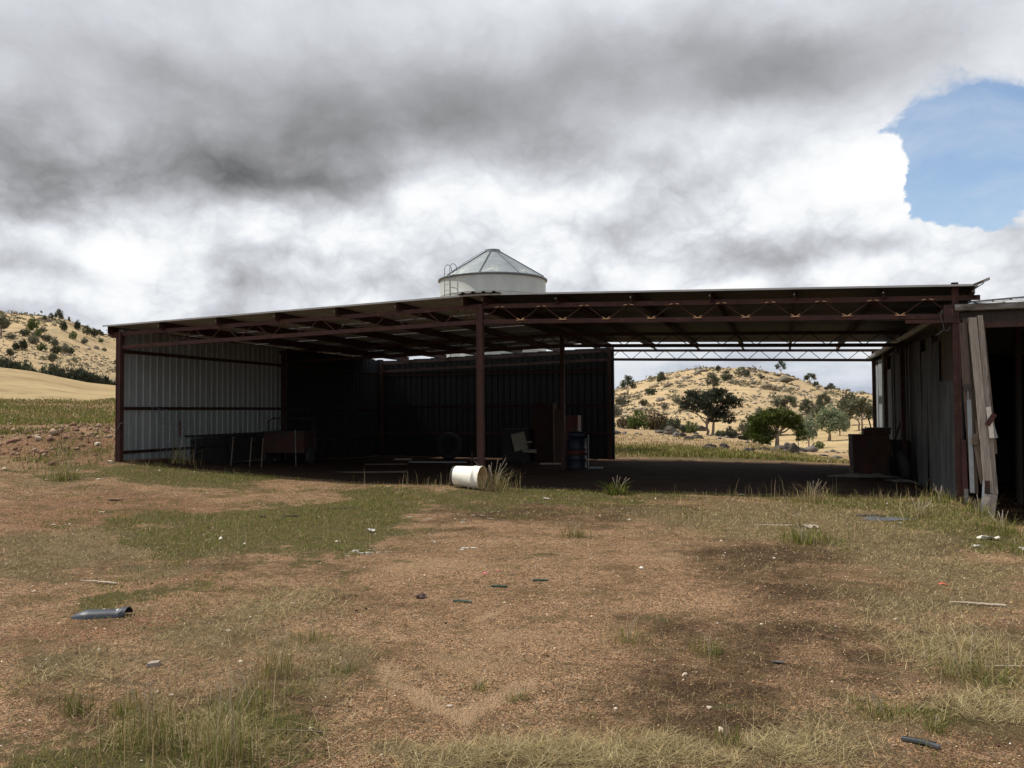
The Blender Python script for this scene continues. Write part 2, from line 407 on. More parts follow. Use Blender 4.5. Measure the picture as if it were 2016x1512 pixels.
M['red_paint'] = simple('faded_red_paint', (.10, .02, .015), (.06, .015, .011), .6, 0, 5)
M['brown_board'] = simple('brown_cupboard_board', (.07, .035, .018), (.045, .023, .013), .6, 0, 3, (1, 1, .2))
M['dark_paint'] = simple('dark_paint', (.012, .012, .013), (.02, .018, .016), .6, .1, 5)
M['chair'] = simple('cream_chair_plastic', (.22, .20, .14), (.16, .145, .10), .5, 0, 4)
M['paper'] = simple('white_scrap', (.62, .59, .52), (.46, .43, .37), .7, 0, 9)
M['sack'] = simple('grey_sacking', (.30, .28, .26), (.20, .185, .17), .85, 0, 7, bmp=.4)
M['mat'] = simple('dark_sheet_remnant', (.05, .055, .062), (.085, .09, .095), .75, 0, 8, bmp=.3)
M['wrapper'] = simple('brown_wrapper', (.10, .05, .04), (.06, .03, .03), .5, 0, 18)
M['dung'] = simple('dung', (.03, .02, .015), (.05, .03, .02), .9, 0, 20, bmp=.5)

def wood(name, a, b_, c3):
    m, t, b = new_mat(name)
    tc = t.n('ShaderNodeTexCoord').outputs['Object']
    v = t.vmath('MULTIPLY', tc, (1, 1, .06))
    g = t.noise(v, 38, 7, .7)
    c = t.mix(t.ramp(g, .3, .72), a, b_)
    c = t.mix(t.ramp(t.noise(t.vmath('MULTIPLY', tc, (1, 1, .3)), 4.0, 6, .6), .55, .75), c, c3)
    crack = t.ramp(t.noise(t.vmath('MULTIPLY', tc, (1, 1, .035)), 70, 3, .5), .62, .68)
    c = t.mix(t.math('MULTIPLY', crack, .75), c, (.02, .017, .015))
    t.put(b.inputs['Base Color'], c)
    b.inputs['Roughness'].default_value = .85
    bump(t, b, t.math('SUBTRACT', g, crack), .5, .006)
    return m
M['wood_grey'] = wood('weathered_grey_timber', (.34, .30, .26), (.20, .175, .15), (.14, .115, .095))
M['wood_brown'] = wood('old_brown_timber', (.13, .10, .075), (.075, .055, .042), (.05, .038, .03))
M['wood_dark'] = wood('dark_old_timber', (.035, .026, .02), (.02, .015, .012), (.015, .012, .01))  # near-black tone of the old brown timber
M['wood_pale'] = wood('dry_stick_bark', (.50, .42, .33), (.30, .24, .18), (.18, .13, .10))
M['bark'] = wood('eucalypt_bark', (.26, .20, .155), (.13, .10, .08), (.36, .30, .24))
M['rock'] = simple('granite_boulder', (.105, .088, .070), (.055, .048, .040), .95, 0, 1.3, c3=(.035, .032, .028), s3=1.1, lo3=.48, hi3=.62, bmp=.7, bscale=8)
M['rock_warm'] = simple('warm_hill_rock', (.27, .22, .17), (.15, .13, .11), .9, 0, .8, c3=(.08, .08, .07), s3=.7, lo3=.52, hi3=.66, bmp=.6, bscale=5)  # warmer, paler stone for the rocks on the hills
M['stone'] = simple('pale_quartz_stone', (.55, .47, .36), (.42, .33, .24), .8, 0, 14, bmp=.3)
M['tile'] = simple('grey_brown_slab', (.30, .24, .20), (.22, .18, .15), .8, 0, 14, bmp=.2)

def tinted(name, rough=.75, trans=.0, vary=.18, emis=None):
    """blades, leaves and pebbles: the colour comes with each piece"""
    m, t, b = new_mat(name)
    at = t.n('ShaderNodeAttribute', attribute_name='tint')
    t.put(b.inputs['Base Color'], at.outputs['Color'])
    b.inputs['Roughness'].default_value = rough
    b.inputs['Specular IOR Level'].default_value = .1
    if trans:
        tr = t.n('ShaderNodeBsdfTranslucent')
        t.put(tr.inputs[0], at.outputs['Color'])
        mx = t.n('ShaderNodeMixShader'); mx.inputs[0].default_value = trans
        t.t.links.new(b.outputs[0], mx.inputs[1]); t.t.links.new(tr.outputs[0], mx.inputs[2])
        out = [n for n in t.t.nodes if n.type == 'OUTPUT_MATERIAL'][0]
        t.t.links.new(mx.outputs[0], out.inputs[0])
    return m
M['blade'] = tinted('grass_blade', .7, .25)
M['leaf'] = tinted('foliage_leaf', .6, .22)
M['pebble'] = tinted('gravel_pebble', .85)

def ground_material():
    m, t, b = new_mat('ground_soil_and_dry_grass')
    pos = t.n('ShaderNodeNewGeometry').outputs['Position']
    A = {k: t.n('ShaderNodeAttribute', attribute_name=k).outputs['Fac'] for k in ('m_green', 'm_straw', 'm_dark', 'm_red', 'm_dry', 'm_hill', 'm_floor', 'm_pale')}
    n1 = t.noise(pos, 1.4, 8, .62)
    n2 = t.noise(pos, 9.0, 6, .65)
    n3 = t.noise(pos, 55.0, 5, .7)
    jit = t.math('ADD', t.math('MULTIPLY', t.math('SUBTRACT', n1, .5), 1.5), t.math('MULTIPLY', t.math('SUBTRACT', n2, .5), 1.3))
    jit = t.math('ADD', jit, t.math('MULTIPLY', t.math('SUBTRACT', n3, .5), .5))
    def msk(k, a=.32, c=.68): return t.ramp(t.math('ADD', A[k], jit), a, c)
    vor = t.n('ShaderNodeTexVoronoi'); t.put(vor.inputs['Vector'], t.vmath('ADD', pos, t.vmath('SCALE', t.noisec(pos, 30, 2), scale=.02))); vor.inputs['Scale'].default_value = 85.0
    vor2 = t.n('ShaderNodeTexVoronoi'); t.put(vor2.inputs['Vector'], pos); vor2.inputs['Scale'].default_value = 150.0
    tan = t.mix(t.ramp(n1, .3, .7), (.540, .335, .195), (.410, .245, .138))
    tan = t.mix(t.math('MULTIPLY', msk('m_red', .3, .75), .8), tan, (.370, .195, .112))
    mott = t.noise(t.vmath('MULTIPLY', pos, (1, 1, 1)), 17.0, 7, .72)
    tan = t.mix(t.ramp(mott, .48, .62, 0, .55), tan, (.115, .073, .043))
    tan = t.mix(t.ramp(t.noise(pos, 3.3, 7, .7), .56, .66, 0, .6), tan, (.30, .215, .125))
    # gravel: every cell its own tone
    s2 = t.n('ShaderNodeSeparateColor'); t.put(s2.inputs[0], vor.outputs['Color'])
    s3 = t.n('ShaderNodeSeparateColor'); t.put(s3.inputs[0], vor2.outputs['Color'])
    tone = t.math('MULTIPLY', t.ramp(s2.outputs[0], 0, 1, .50, 1.55, smooth=False), t.ramp(vor.outputs['Distance'], .30, .75, 1.0, .60))
    tone2 = t.ramp(s3.outputs[0], 0, 1, .55, 1.45, smooth=False)
    tan = t.vmath('SCALE', tan, scale=t.math('MULTIPLY', tone, tone2))
    tan = t.mix(t.ramp(s2.outputs[1], .90, .93, 0, .75), tan, (.46, .37, .27))
    dark = t.mix(t.ramp(n3, .35, .7), (.040, .026, .015), (.105, .066, .037))
    dark = t.vmath('SCALE', dark, scale=t.math('MULTIPLY', tone2, t.ramp(s2.outputs[2], .80, .97, 1.0, 2.4)))
    pale = t.vmath('SCALE', t.mix(t.ramp(n3, .3, .7), (.56, .385, .235), (.46, .30, .175)), scale=t.ramp(s3.outputs[0], 0, 1, .80, 1.18, smooth=False))
    tan = t.mix(t.math('MULTIPLY', msk('m_pale', .35, .95), .8), tan, pale)
    col = t.mix(t.math('MULTIPLY', msk('m_dark', .10, 1.15), .92), tan, dark)
    straw = t.mix(t.ramp(n3, .3, .7), (.33, .27, .15), (.15, .118, .065))
    straw = t.mix(t.ramp(n2, .5, .75), straw, (.12, .09, .06))
    col = t.mix(t.math('MULTIPLY', msk('m_straw', .35, .95), .7), col, straw)
    turf = t.mix(t.ramp(n3, .35, .7), (.075, .074, .030), (.180, .158, .070))
    col = t.mix(t.math('MULTIPLY', msk('m_green', .36, .62), .85), col, turf)
    # trampled litter, humus and damp soil break everything up at hand to stride size, except on the swept pale tracks
    open_ = t.math('SUBTRACT', 1.0, t.ramp(A['m_pale'], .15, .7, 0, .85))
    lit1 = t.math('MULTIPLY', t.ramp(t.noise(t.vmath('ADD', pos, (31, 7, 0)), 1.9, 9, .74), .49, .62, 0, .62), open_)
    col = t.mix(lit1, col, t.mix(t.ramp(n3, .3, .7), (.105, .070, .034), (.20, .145, .072)))
    lit2 = t.math('MULTIPLY', t.ramp(t.noise(t.vmath('ADD', pos, (3, 47, 0)), 5.5, 8, .74), .53, .64, 0, .62), open_)
    col = t.mix(lit2, col, t.mix(t.ramp(n3, .3, .7), (.070, .052, .026), (.165, .140, .062)))
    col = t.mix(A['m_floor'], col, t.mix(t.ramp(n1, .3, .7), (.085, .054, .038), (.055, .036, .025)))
    # far paddock of cured grass
    st = t.vmath('MULTIPLY', pos, (.55, 1.0, 1.0))
    f1 = t.noise(st, .09, 8, .62); f2 = t.noise(st, .55, 6, .65); f3 = t.noise(pos, 2.6, 5, .7)
    dry = t.mix(t.ramp(f1, .35, .68), (.51, .385, .215), (.38, .28, .15))
    dry = t.mix(t.ramp(f2, .50, .68, 0, .7), dry, (.23, .165, .085))
    dry = t.mix(t.ramp(f3, .55, .75, 0, .35), dry, (.20, .165, .09))
    col = t.mix(msk('m_dry', .3, .6), col, dry)
    hill = t.mix(t.ramp(f1, .4, .62), (.50, .365, .205), (.375, .275, .155))
    hill = t.mix(t.ramp(f2, .5, .66, 0, .6), hill, (.24, .21, .14))
    hill = t.mix(t.ramp(f3, .5, .64, 0, .6), hill, (.19, .17, .125))
    hill = t.mix(t.ramp(t.noise(pos, .22, 7, .7), .56, .68, 0, .7), hill, (.16, .155, .12))
    col = t.mix(A['m_hill'], col, hill)
    t.put(b.inputs['Base Color'], col)
    b.inputs['Roughness'].default_value = .95
    b.inputs['Specular IOR Level'].default_value = .05
    h = t.math('ADD', t.math('MULTIPLY', vor.outputs['Distance'], -.8), t.math('MULTIPLY', n3, 1.0))
    h = t.math('ADD', h, t.math('MULTIPLY', vor2.outputs['Distance'], -.35))
    h = t.math('ADD', h, t.math('MULTIPLY', n2, 1.6))
    h = t.math('ADD', h, t.math('MULTIPLY', mott, 2.2))
    bump(t, b, h, 1.0, .030)
    return m
M['ground'] = ground_material()

# ------------------------------------------------------------------ where the grass, straw and bare soil are
def patch(px, py, rx, ry, w):
    x, y, _ = spot(px, py)
    s = scale_at(x, y)
    x1, y1, _ = spot(px, py + ry); x0, y0, _ = spot(px, py - min(ry, max(py - 850, 5)) * .9)
    return (x, y, rx * s, max(0.5 * math.hypot(x1 - x0, y1 - y0), .12), w)
PATCH = {
    'm_pale': [(1000, 1290, 210, 90, .55), (860, 1105, 130, 36, .7), (1340, 1075, 120, 16, .8), (1290, 1100, 90, 12, .6), (1375, 1190, 70, 26, .8), (1700, 1320, 110, 36, .7), (1560, 1010, 60, 8, .3),
               (860, 968, 60, 7, .9), (640, 955, 130, 8, .5), (1430, 1290, 40, 14, .5), (1620, 1200, 60, 12, .5), (1500, 1090, 50, 8, .5), (620, 1120, 40, 10, .4)]
              + [(745 + 22 * k, 1322 + 9 * k, 17, 9, .9) for k in range(10)] + [(960 + 18 * k, 1403 - 9 * k, 15, 9, .9) for k in range(8)] + [(930 + 14 * k, 1222 - 6 * k, 12, 7, .5) for k in range(7)],
    'm_green': [(500, 1035, 260, 42, .95), (700, 1010, 110, 60, .8), (330, 1085, 90, 22, .8), (340, 938, 230, 20, .95), (420, 1430, 230, 95, .9), (130, 1490, 150, 50, .7),
                (210, 1190, 90, 22, .7), (1000, 978, 260, 20, .65), (1200, 965, 200, 12, .6), (1640, 985, 200, 18, .6), (1850, 1000, 90, 22, .8), (1980, 1060, 70, 45, .95), (1590, 1065, 70, 20, .75),
                (1310, 1235, 130, 30, .45), (1750, 1400, 80, 24, .6), (1460, 1220, 130, 24, .45), (1900, 1330, 70, 40, .5), (330, 1160, 90, 14, .5), (640, 1255, 70, 16, .4),
                (90, 905, 90, 16, .5), (1400, 1390, 60, 20, .5), (1860, 1270, 60, 25, .4), (1560, 1170, 60, 18, .4), (1060, 1095, 60, 7, .5), (1400, 965, 150, 10, .4),
                (1350, 889, 190, 14, 1.0), (1480, 900, 160, 6, .7), (1620, 905, 90, 5, .8), (100, 812, 160, 16, 1.0), (60, 850, 90, 8, .7), (700, 1040, 60, 40, .4)],
    'm_straw': [(1500, 1120, 420, 100, .30), (1300, 1350, 500, 120, .25), (350, 1300, 400, 90, .35), (300, 1080, 330, 60, .35), (1700, 1000, 300, 60, .4), (1850, 1270, 150, 80, .75), (1920, 1400, 120, 60, .6), (1150, 1500, 330, 40, .8), (1500, 1480, 200, 40, .6), (560, 1190, 150, 50, .6), (450, 1250, 150, 26, .45),
                (100, 1085, 170, 50, .55), (1650, 1030, 230, 40, .7), (1900, 1130, 120, 40, .7), (640, 1310, 80, 60, .45), (1350, 1010, 200, 25, .4), (800, 1480, 120, 25, .5),
                (250, 1200, 60, 20, .3), (120, 1330, 90, 30, .4), (1600, 1400, 150, 60, .35), (1820, 1180, 120, 30, .5), (60, 950, 100, 30, .35), (1750, 1080, 120, 30, .4)],
    'm_dark': [(1540, 1200, 380, 150, .62), (1300, 1400, 300, 90, .30), (1640, 1050, 330, 60, .30), (300, 1440, 330, 90, .35), (640, 1180, 120, 40, .25), (200, 1090, 260, 30, .35), (1000, 1000, 420, 30, .3), (1560, 1140, 260, 60, .45), (1420, 1330, 170, 60, .35), (1280, 1250, 130, 45, .35), (1400, 1440, 90, 40, .6), (1855, 1066, 75, 15, 1.2), (1150, 1005, 330, 30, .55),
               (140, 1310, 90, 30, .6), (360, 1115, 150, 16, .6), (1120, 955, 260, 14, .8), (1560, 955, 240, 12, .8), (900, 1185, 140, 8, .25), (1620, 1260, 200, 40, .45),
               (600, 1120, 120, 14, .4), (470, 1400, 240, 90, .4), (1260, 1075, 140, 14, .4), (1950, 1480, 100, 40, .5), (1480, 1090, 180, 22, .5), (60, 1440, 80, 60, .4), (320, 1240, 90, 22, .35)],
    'm_red': [(120, 1260, 220, 70, .8), (300, 1000, 300, 30, .7), (120, 1010, 200, 40, .7), (330, 1140, 160, 30, .6), (100, 880, 180, 28, 1.2), (230, 900, 100, 30, 1.0), (430, 1240, 120, 30, .5),
              (760, 1480, 90, 40, .4), (1000, 1250, 300, 80, .25), (1500, 1160, 200, 60, .3), (230, 1420, 200, 60, .5)],
}
PW = {k: [patch(*p) for p in v] for k, v in PATCH.items()}
_cy, _sy = math.cos(YAW), math.sin(YAW)
def masks(x, y):
    out = {}
    x_, y_ = x, y
    rr_ = np.clip(np.hypot(x - CAM[0], y - CAM[1]) / 9.0, .5, 2.0)
    x = x_ + rr_ * (.55 * fbm(x_, y_, 1.6, 3, 45) + .22 * fbm(x_, y_, .45, 3, 46)); y = y_ + rr_ * (.55 * fbm(x_, y_, 1.5, 3, 47) + .22 * fbm(x_, y_, .4, 3, 48))
    for k, lst in PW.items():
        a = np.zeros_like(x, dtype=float)
        for (cx, cy, rx, ry, w) in lst:
            dx = x - cx; dy = y - cy
            u = (dx * _cy + dy * _sy) / rx; v = (-dx * _sy + dy * _cy) / ry
            q = u * u + v * v
            a = np.maximum(a, 0) + w * {'m_dark': 1.35, 'm_straw': 1.25}.get(k, 1.0) * np.exp(-q ** 1.4)
        out[k] = a
    x, y = x_, y_
    r = np.hypot(x - CAM[0], y - CAM[1])
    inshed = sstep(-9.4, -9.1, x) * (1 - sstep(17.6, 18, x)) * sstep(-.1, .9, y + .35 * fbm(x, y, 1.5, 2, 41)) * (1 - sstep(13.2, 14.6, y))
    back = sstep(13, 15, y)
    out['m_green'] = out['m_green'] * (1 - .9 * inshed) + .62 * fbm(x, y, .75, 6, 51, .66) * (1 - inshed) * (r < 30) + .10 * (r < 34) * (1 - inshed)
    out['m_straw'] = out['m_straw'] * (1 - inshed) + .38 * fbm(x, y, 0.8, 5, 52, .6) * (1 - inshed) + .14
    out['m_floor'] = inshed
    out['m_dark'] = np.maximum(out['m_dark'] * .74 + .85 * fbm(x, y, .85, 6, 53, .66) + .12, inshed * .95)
    out['m_pale'] = out['m_pale'] + .25 * fbm(x, y, .6, 4, 54) - .05
    bare = np.exp(-(((x - 5.2) / 1.9) ** 2 + ((y + 9.3) / 2.4) ** 2))
    for k in ('m_green', 'm_dark', 'm_straw'): out[k] = out[k] - .50 * bare
    X = (x - CAM[0]) * _cy + (y - CAM[1]) * _sy; Z = -(x - CAM[0]) * _sy + (y - CAM[1]) * _cy
    az = np.arctan2(X, Z)
    left = az < -.35
    edge = 62 + 5 * fbm(x, y, 14, 3, 61)
    edge_b = 34 + 8 * fbm(x, y, 9, 3, 62)
    dry = np.where(left, sstep(edge - 2, edge + 2, r), sstep(30.5, 31, y) * sstep(edge_b - 5, edge_b + 3, y))
    dry = np.where(left, dry, np.clip(sstep(24, 30, y + 3 * fbm(x, y, 5, 3, 63)), 0, 1))
    dry = np.where(left, dry, dry * (1 - (1 - sstep(102, 118, r)) * (.52 + .3 * fbm(x, y, 9, 4, 66))))
    out['m_dry'] = np.where(Z < 0, 0.0, dry) * np.where(left, 1.0, back)
    out['m_green'] = np.where(left & (r > 34) & (r < edge), .50 + .5 * fbm(x, y, 4, 3, 64), out['m_green'])
    out['m_hill'] = sstep(118, 145, r) * np.where(left, 1.0, sstep(200, 245, r)) * (Z > 0)
    return out

# ------------------------------------------------------------------ mesh helpers
def finish(ob, **props):
    for k, v in props.items():
        if v is not None: ob[k] = v
    return ob

def mesh_np(name, V, faces_idx, loop_start, loop_total, mat, parent=None, tint=None, smooth=False):
    me = bpy.data.meshes.new(name)
    V = np.asarray(V, dtype=np.float32)
    me.vertices.add(len(V)); me.vertices.foreach_set('co', V.ravel())
    me.loops.add(len(faces_idx)); me.loops.foreach_set('vertex_index', np.asarray(faces_idx, dtype=np.int32))
    me.polygons.add(len(loop_start)); me.polygons.foreach_set('loop_start', np.asarray(loop_start, dtype=np.int32))
    me.polygons.foreach_set('loop_total', np.asarray(loop_total, dtype=np.int32))
    if smooth: me.polygons.foreach_set('use_smooth', np.ones(len(loop_start), dtype=bool))
    me.update(calc_edges=True)
    if tint is not None:
        a = me.attributes.new('tint', 'FLOAT_COLOR', 'POINT')
        c = np.ones((len(V), 4), dtype=np.float32); c[:, :3] = tint
        a.data.foreach_set('color', c.ravel())
    me.materials.append(mat)
    ob = bpy.data.objects.new(name, me)
    COL.objects.link(ob)
    if parent: ob.parent = parent
    return ob

class MB:
    """collects plain shapes, then links them as one mesh object"""
    def __init__(s): s.v = []; s.f = []; s.sm = []
    def add(s, verts, faces, smooth=False):
        o = len(s.v); s.v += [tuple(v) for v in verts]; s.f += [tuple(i + o for i in f) for f in faces]; s.sm += [smooth] * len(faces)
        return s
    def box(s, x0, x1, y0, y1, z0, z1, skew=None):
        v = [(x, y, z) for z in (z0, z1) for x, y in ((x0, y0), (x1, y0), (x1, y1), (x0, y1))]
        if skew: v = [(a + skew[0] * (c - z0), b + skew[1] * (c - z0), c) for a, b, c in v]
        return s.add(v, [(3, 2, 1, 0), (4, 5, 6, 7), (0, 1, 5, 4), (1, 2, 6, 5), (2, 3, 7, 6), (3, 0, 4, 7)])
    def bar(s, p0, p1, w, h, up=(0, 0, 1), w1=None, h1=None):
        p0 = Vector(p0); p1 = Vector(p1); d = (p1 - p0).normalized()
        side = d.cross(Vector(up))
        if side.length < 1e-4: side = d.cross(Vector((1, 0, 0)))
        side.normalize(); upv = side.cross(d).normalized()
        w1 = w if w1 is None else w1; h1 = h if h1 is None else h1
        v = []
        for p, a, b in ((p0, w, h), (p1, w1, h1)):
            for i, j in ((-1, -1), (1, -1), (1, 1), (-1, 1)): v.append(p + side * (a * i / 2) + upv * (b * j / 2))
        return s.add(v, [(0, 1, 2, 3), (7, 6, 5, 4), (0, 4, 5, 1), (1, 5, 6, 2), (2, 6, 7, 3), (3, 7, 4, 0)])
    def tube(s, pts, rad, n=8, cap=True, smooth=True):
        pts = [Vector(p) for p in pts]; rads = rad if hasattr(rad, '__len__') else [rad] * len(pts)
        o = []; prev = None
        for i, p in enumerate(pts):
            d = (pts[min(i + 1, len(pts) - 1)] - pts[max(i - 1, 0)]).normalized()
            a = Vector((0, 0, 1)) if abs(d.z) < .9 else Vector((1, 0, 0))
            if prev is not None: a = prev
            u = (a - d * a.dot(d)).normalized(); w = d.cross(u); prev = u
            for k in range(n):
                t = 2 * math.pi * k / n
                o.append(p + (u * math.cos(t) + w * math.sin(t)) * rads[i])
        f = [(i * n + k, i * n + (k + 1) % n, (i + 1) * n + (k + 1) % n, (i + 1) * n + k) for i in range(len(pts) - 1) for k in range(n)]
        s.add(o, f, smooth)
        if cap:
            s.add(o[:n], [tuple(reversed(range(n)))]); s.add(o[-n:], [tuple(range(n))])
        return s
    def lathe(s, prof, n=32, c=(0, 0, 0), smooth=True, a0=0, a1=2 * math.pi):
        full = abs(a1 - a0 - 2 * math.pi) < 1e-6
        m = n if full else n + 1
        v = [(c[0] + r * math.cos(a0 + (a1 - a0) * k / n), c[1] + r * math.sin(a0 + (a1 - a0) * k / n), c[2] + z) for r, z in prof for k in range(m)]
        f = [(i * m + k, i * m + (k + 1) % m, (i + 1) * m + (k + 1) % m, (i + 1) * m + k) for i in range(len(prof) - 1) for k in range(n)]
        return s.add(v, f, smooth)
    def xform(s, mat):
        s.v = [tuple(mat @ Vector(v)) for v in s.v]; return s
    def build(s, name, mat, parent=None, loc=(0, 0, 0)):
        me = bpy.data.meshes.new(name)
        me.from_pydata(s.v, [], s.f)
        me.polygons.foreach_set('use_smooth', s.sm)
        me.materials.append(mat if not isinstance(mat, str) else M[mat])
        me.update()
        ob = bpy.data.objects.new(name, me); COL.objects.link(ob)
        ob.location = loc
        if parent: ob.parent = parent
        return ob

def thing(name, label, cat, loc=(0, 0, 0), rz=0.0, group=None):
    o = bpy.data.objects.new(name, None); COL.objects.link(o)
    o.location = loc; o.rotation_euler = (0, 0, rz); o.empty_display_size = .2
    return finish(o, label=label, category=cat, group=group)

def again(src, parent, loc=None, rot=None):
    """one more of a part, sharing its mesh"""
    c = src.copy(); COL.objects.link(c); c.parent = parent
    if loc is not None: c.location = loc
    if rot is not None: c.rotation_euler = rot
    return c

def copy_thing(src, loc, rz, label, scale=None, group=None):
    c = src.copy(); COL.objects.link(c); c.location = loc; c.rotation_euler = (0, 0, rz)
    c['label'] = label
    if group: c['group'] = group
    elif 'group' in c: del c['group']
    if scale is not None: c.scale = scale
    for ch in src.children:
        d = ch.copy(); COL.objects.link(d); d.parent = c
        for g in ch.children:
            e = g.copy(); COL.objects.link(e); e.parent = d
    return c

# ------------------------------------------------------------------ ground: one sheet in three rings, out to the horizon
rings = [0.6]
while rings[-1] < 1450:
    q = 1.0115 if rings[-1] < 38 else (1.018 if rings[-1] < 520 else 1.06)
    rings.append(rings[-1] * q)
rings = np.array(rings)
fine = np.arange(-37, 37.01, .19)
coarse = np.concatenate([np.arange(41, 180, 5.0), np.arange(-180, -37.5, 5.0)])
azs = np.radians(np.concatenate([fine, coarse]))
nr, na = len(rings), len(azs)
AZ, RR = np.meshgrid(azs, rings)
_fx = -math.sin(YAW), math.cos(YAW)
GX = CAM[0] + RR * (np.sin(AZ) * _cy + np.cos(AZ) * _fx[0])
GY = CAM[1] + RR * (np.sin(AZ) * _sy + np.cos(AZ) * _fx[1])
GZ = gz(GX, GY)
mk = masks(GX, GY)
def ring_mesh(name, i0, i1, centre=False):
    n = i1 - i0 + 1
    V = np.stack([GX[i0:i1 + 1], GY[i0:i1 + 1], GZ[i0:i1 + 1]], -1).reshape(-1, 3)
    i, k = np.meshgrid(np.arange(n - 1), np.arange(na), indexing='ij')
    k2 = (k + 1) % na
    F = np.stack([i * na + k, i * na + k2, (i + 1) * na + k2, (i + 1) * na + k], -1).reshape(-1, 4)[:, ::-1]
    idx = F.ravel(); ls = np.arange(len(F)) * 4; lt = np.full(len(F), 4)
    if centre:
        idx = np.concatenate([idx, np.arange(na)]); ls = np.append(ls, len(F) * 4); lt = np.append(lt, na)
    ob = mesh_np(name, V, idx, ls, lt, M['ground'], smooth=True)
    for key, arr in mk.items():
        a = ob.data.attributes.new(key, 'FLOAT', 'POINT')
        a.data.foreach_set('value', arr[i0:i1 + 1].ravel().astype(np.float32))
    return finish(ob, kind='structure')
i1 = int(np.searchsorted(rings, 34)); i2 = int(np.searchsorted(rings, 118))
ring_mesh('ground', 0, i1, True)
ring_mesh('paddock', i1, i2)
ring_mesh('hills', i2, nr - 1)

# ------------------------------------------------------------------ the open-fronted machinery shed
def zr(x): return 4.04 - 0.0305 * abs(x)
def zc_top(x): return 3.835 - 0.028 * abs(x)
shed = thing('machinery_shed', 'open-fronted steel shed with red oxide posts and lattice trusses under a low-pitched iron roof', 'shed')

# posts
POSTS = [(-9.36, 0, .125, 'oxide'), (0, 0, .125, 'oxide'), (9.0, 0, .10, 'oxide')] + [(x, y, .11, 'oxide_dark') for y in (7, 14) for x in (-9.28, 0, 9.0)]
for x, y, w, m in POSTS:
    g = float(gz(x, y)); top = zc_top(x) + (.26 if (x > 8 and y == 0) else .03)
    p = MB()
    # C-section: web and two lipped flanges
    p.box(x - w / 2, x + w / 2, y - w / 2, y + w / 2, g - .25, top)
    p.box(x - w / 2 - .004, x - w / 2 + .018, y - w / 2 - .012, y - w / 2, g - .25, top - .01)
    p.box(x + w / 2 - .018, x + w / 2 + .004, y - w / 2 - .012, y - w / 2, g - .25, top - .01)
    ob = p.build('post', m, shed)
    if y == 0:
        b = MB().box(x - w * .8, x + w * .8, y - w * .8, y + w * .8, g - .02, g + .012)
        b.build('base_plate', 'oxide', ob)

# trusses
bar_cache = {}
def truss(x0, x1, y, n, m, tabs):
    sgn = -1 if x0 < 0 else 1
    e0, e1 = (x0 - .33, x1) if sgn < 0 else (x0, x1 + .40)
    t = bpy.data.objects.new('truss', None); COL.objects.link(t); t.parent = shed
    for nm, dz in (('top_chord', 0), ('bottom_chord', -.36)):
        a, b_ = (e0, e1) if dz == 0 else (x0, x1)
        if sgn < 0: b_ -= .06
        else: a += .06
        MB().bar((a, y, zc_top(a) + dz), (b_, y, zc_top(b_) + dz), .06, .062).build(nm, m, t)
        # upstand of the angle iron
        mm = MB().bar((a, y - .034, zc_top(a) + dz + (.02 if dz else -.02)), (b_, y - .034, zc_top(b_) + dz + (.02 if dz else -.02)), .006, .085)
        mm.build('chord_flange', m, t)
    xs = [x0 + (x1 - x0) * (k + .12) / (n + .24) if False else x0 + .07 * sgn * (1 if sgn > 0 else -1) * 0 + (x1 - x0) * k / n for k in range(n + 1)]
    for k in range(n):
        a, b_ = xs[k], xs[k + 1]; c = (a + b_) / 2
        for p, q in ((a, c), (c, b_)):
            lo, hi = (a, c) if p == a else (b_, c)
            key = (round(abs(hi - lo), 3), hi > lo, sgn)
            zlo = zc_top(lo) - .33; zhi = zc_top(hi) - .03
            o0 = (-.035 if hi > lo else .035)
            bm = MB().tube([(lo - o0 * .6, y, zlo), (hi + o0, y, zhi)], .0125, 5)
            bm.build('web_bar', m, t)
        if tabs:
            for sx, zz in ((c - .07, zc_top(c) - .045),):
                tb = MB()
                tb.bar((c - .095, y - .046, zz + .0), (c - .03, y - .046, zz + .012), .04, .009)
                tb.build('weld_tab', 'weld', t); tb = MB()
                tb.bar((c + .03, y - .046, zz + .012), (c + .095, y - .046, zz + .0), .04, .009)
                tb.build('weld_tab', 'weld', t)
            if k > 0:
                zz = zc_top(a) - .318
                tb = MB()
                tb.bar((a - .085, y - .046, zz), (a + .085, y - .046, zz), .045, .008)
                tb.build('weld_tab', 'weld', t)
                for q_ in (-1, 1): MB().bar((a + .015 * q_, y - .046, zz + .006), (a + .075 * q_, y - .046, zz + .045), .022, .010).build('bar_end', 'weld', t)
    return t
truss(0, 9.0, -.0, 10, 'oxide', True)
truss(-9.36, 0, -.0, 11, 'oxide', False)
for y in (7, 14):
    truss(0, 9.0, y, 10 if y == 7 else 11, 'oxide_dark', False)
    truss(-9.28, 0, y, 11, 'oxide_dark', False)

# purlins: C-sections running front to back over the trusses
for x in (.12, 1.70, 3.23, 4.76, 6.30, 7.83, 9.28, -.33, -1.88, -3.36, -4.90, -6.47, -8.08, -9.60):
    z = zr(x) - .012
    p = MB()
    p.box(x - .003, x + .003, -.16, 14.0, z - .175, z)
    p.box(x, x + .065, -.16, 14.0, z - .006, z)
    p.box(x, x + .065, -.16, 14.0, z - .175, z - .169)
    p.box(x + .062, x + .065, -.16, 14.0, z - .169, z - .150)
    ob = p.build('purlin', 'oxide', shed)
    c = MB().box(x - .035, x - .004, -.05, .02, z - .19, z - .07)          # cleat on the front truss
    c.build('cleat', 'oxide', ob)
    bz = MB().lathe([(0, 0), (.014, 0), (.014, .012), (0, .016)], 6).xform(Matrix.Translation((x - .02, -.163, z - .09)) @ Matrix.Rotation(R(90), 4, 'X'))
    bz.build('bolt', 'galv', ob)

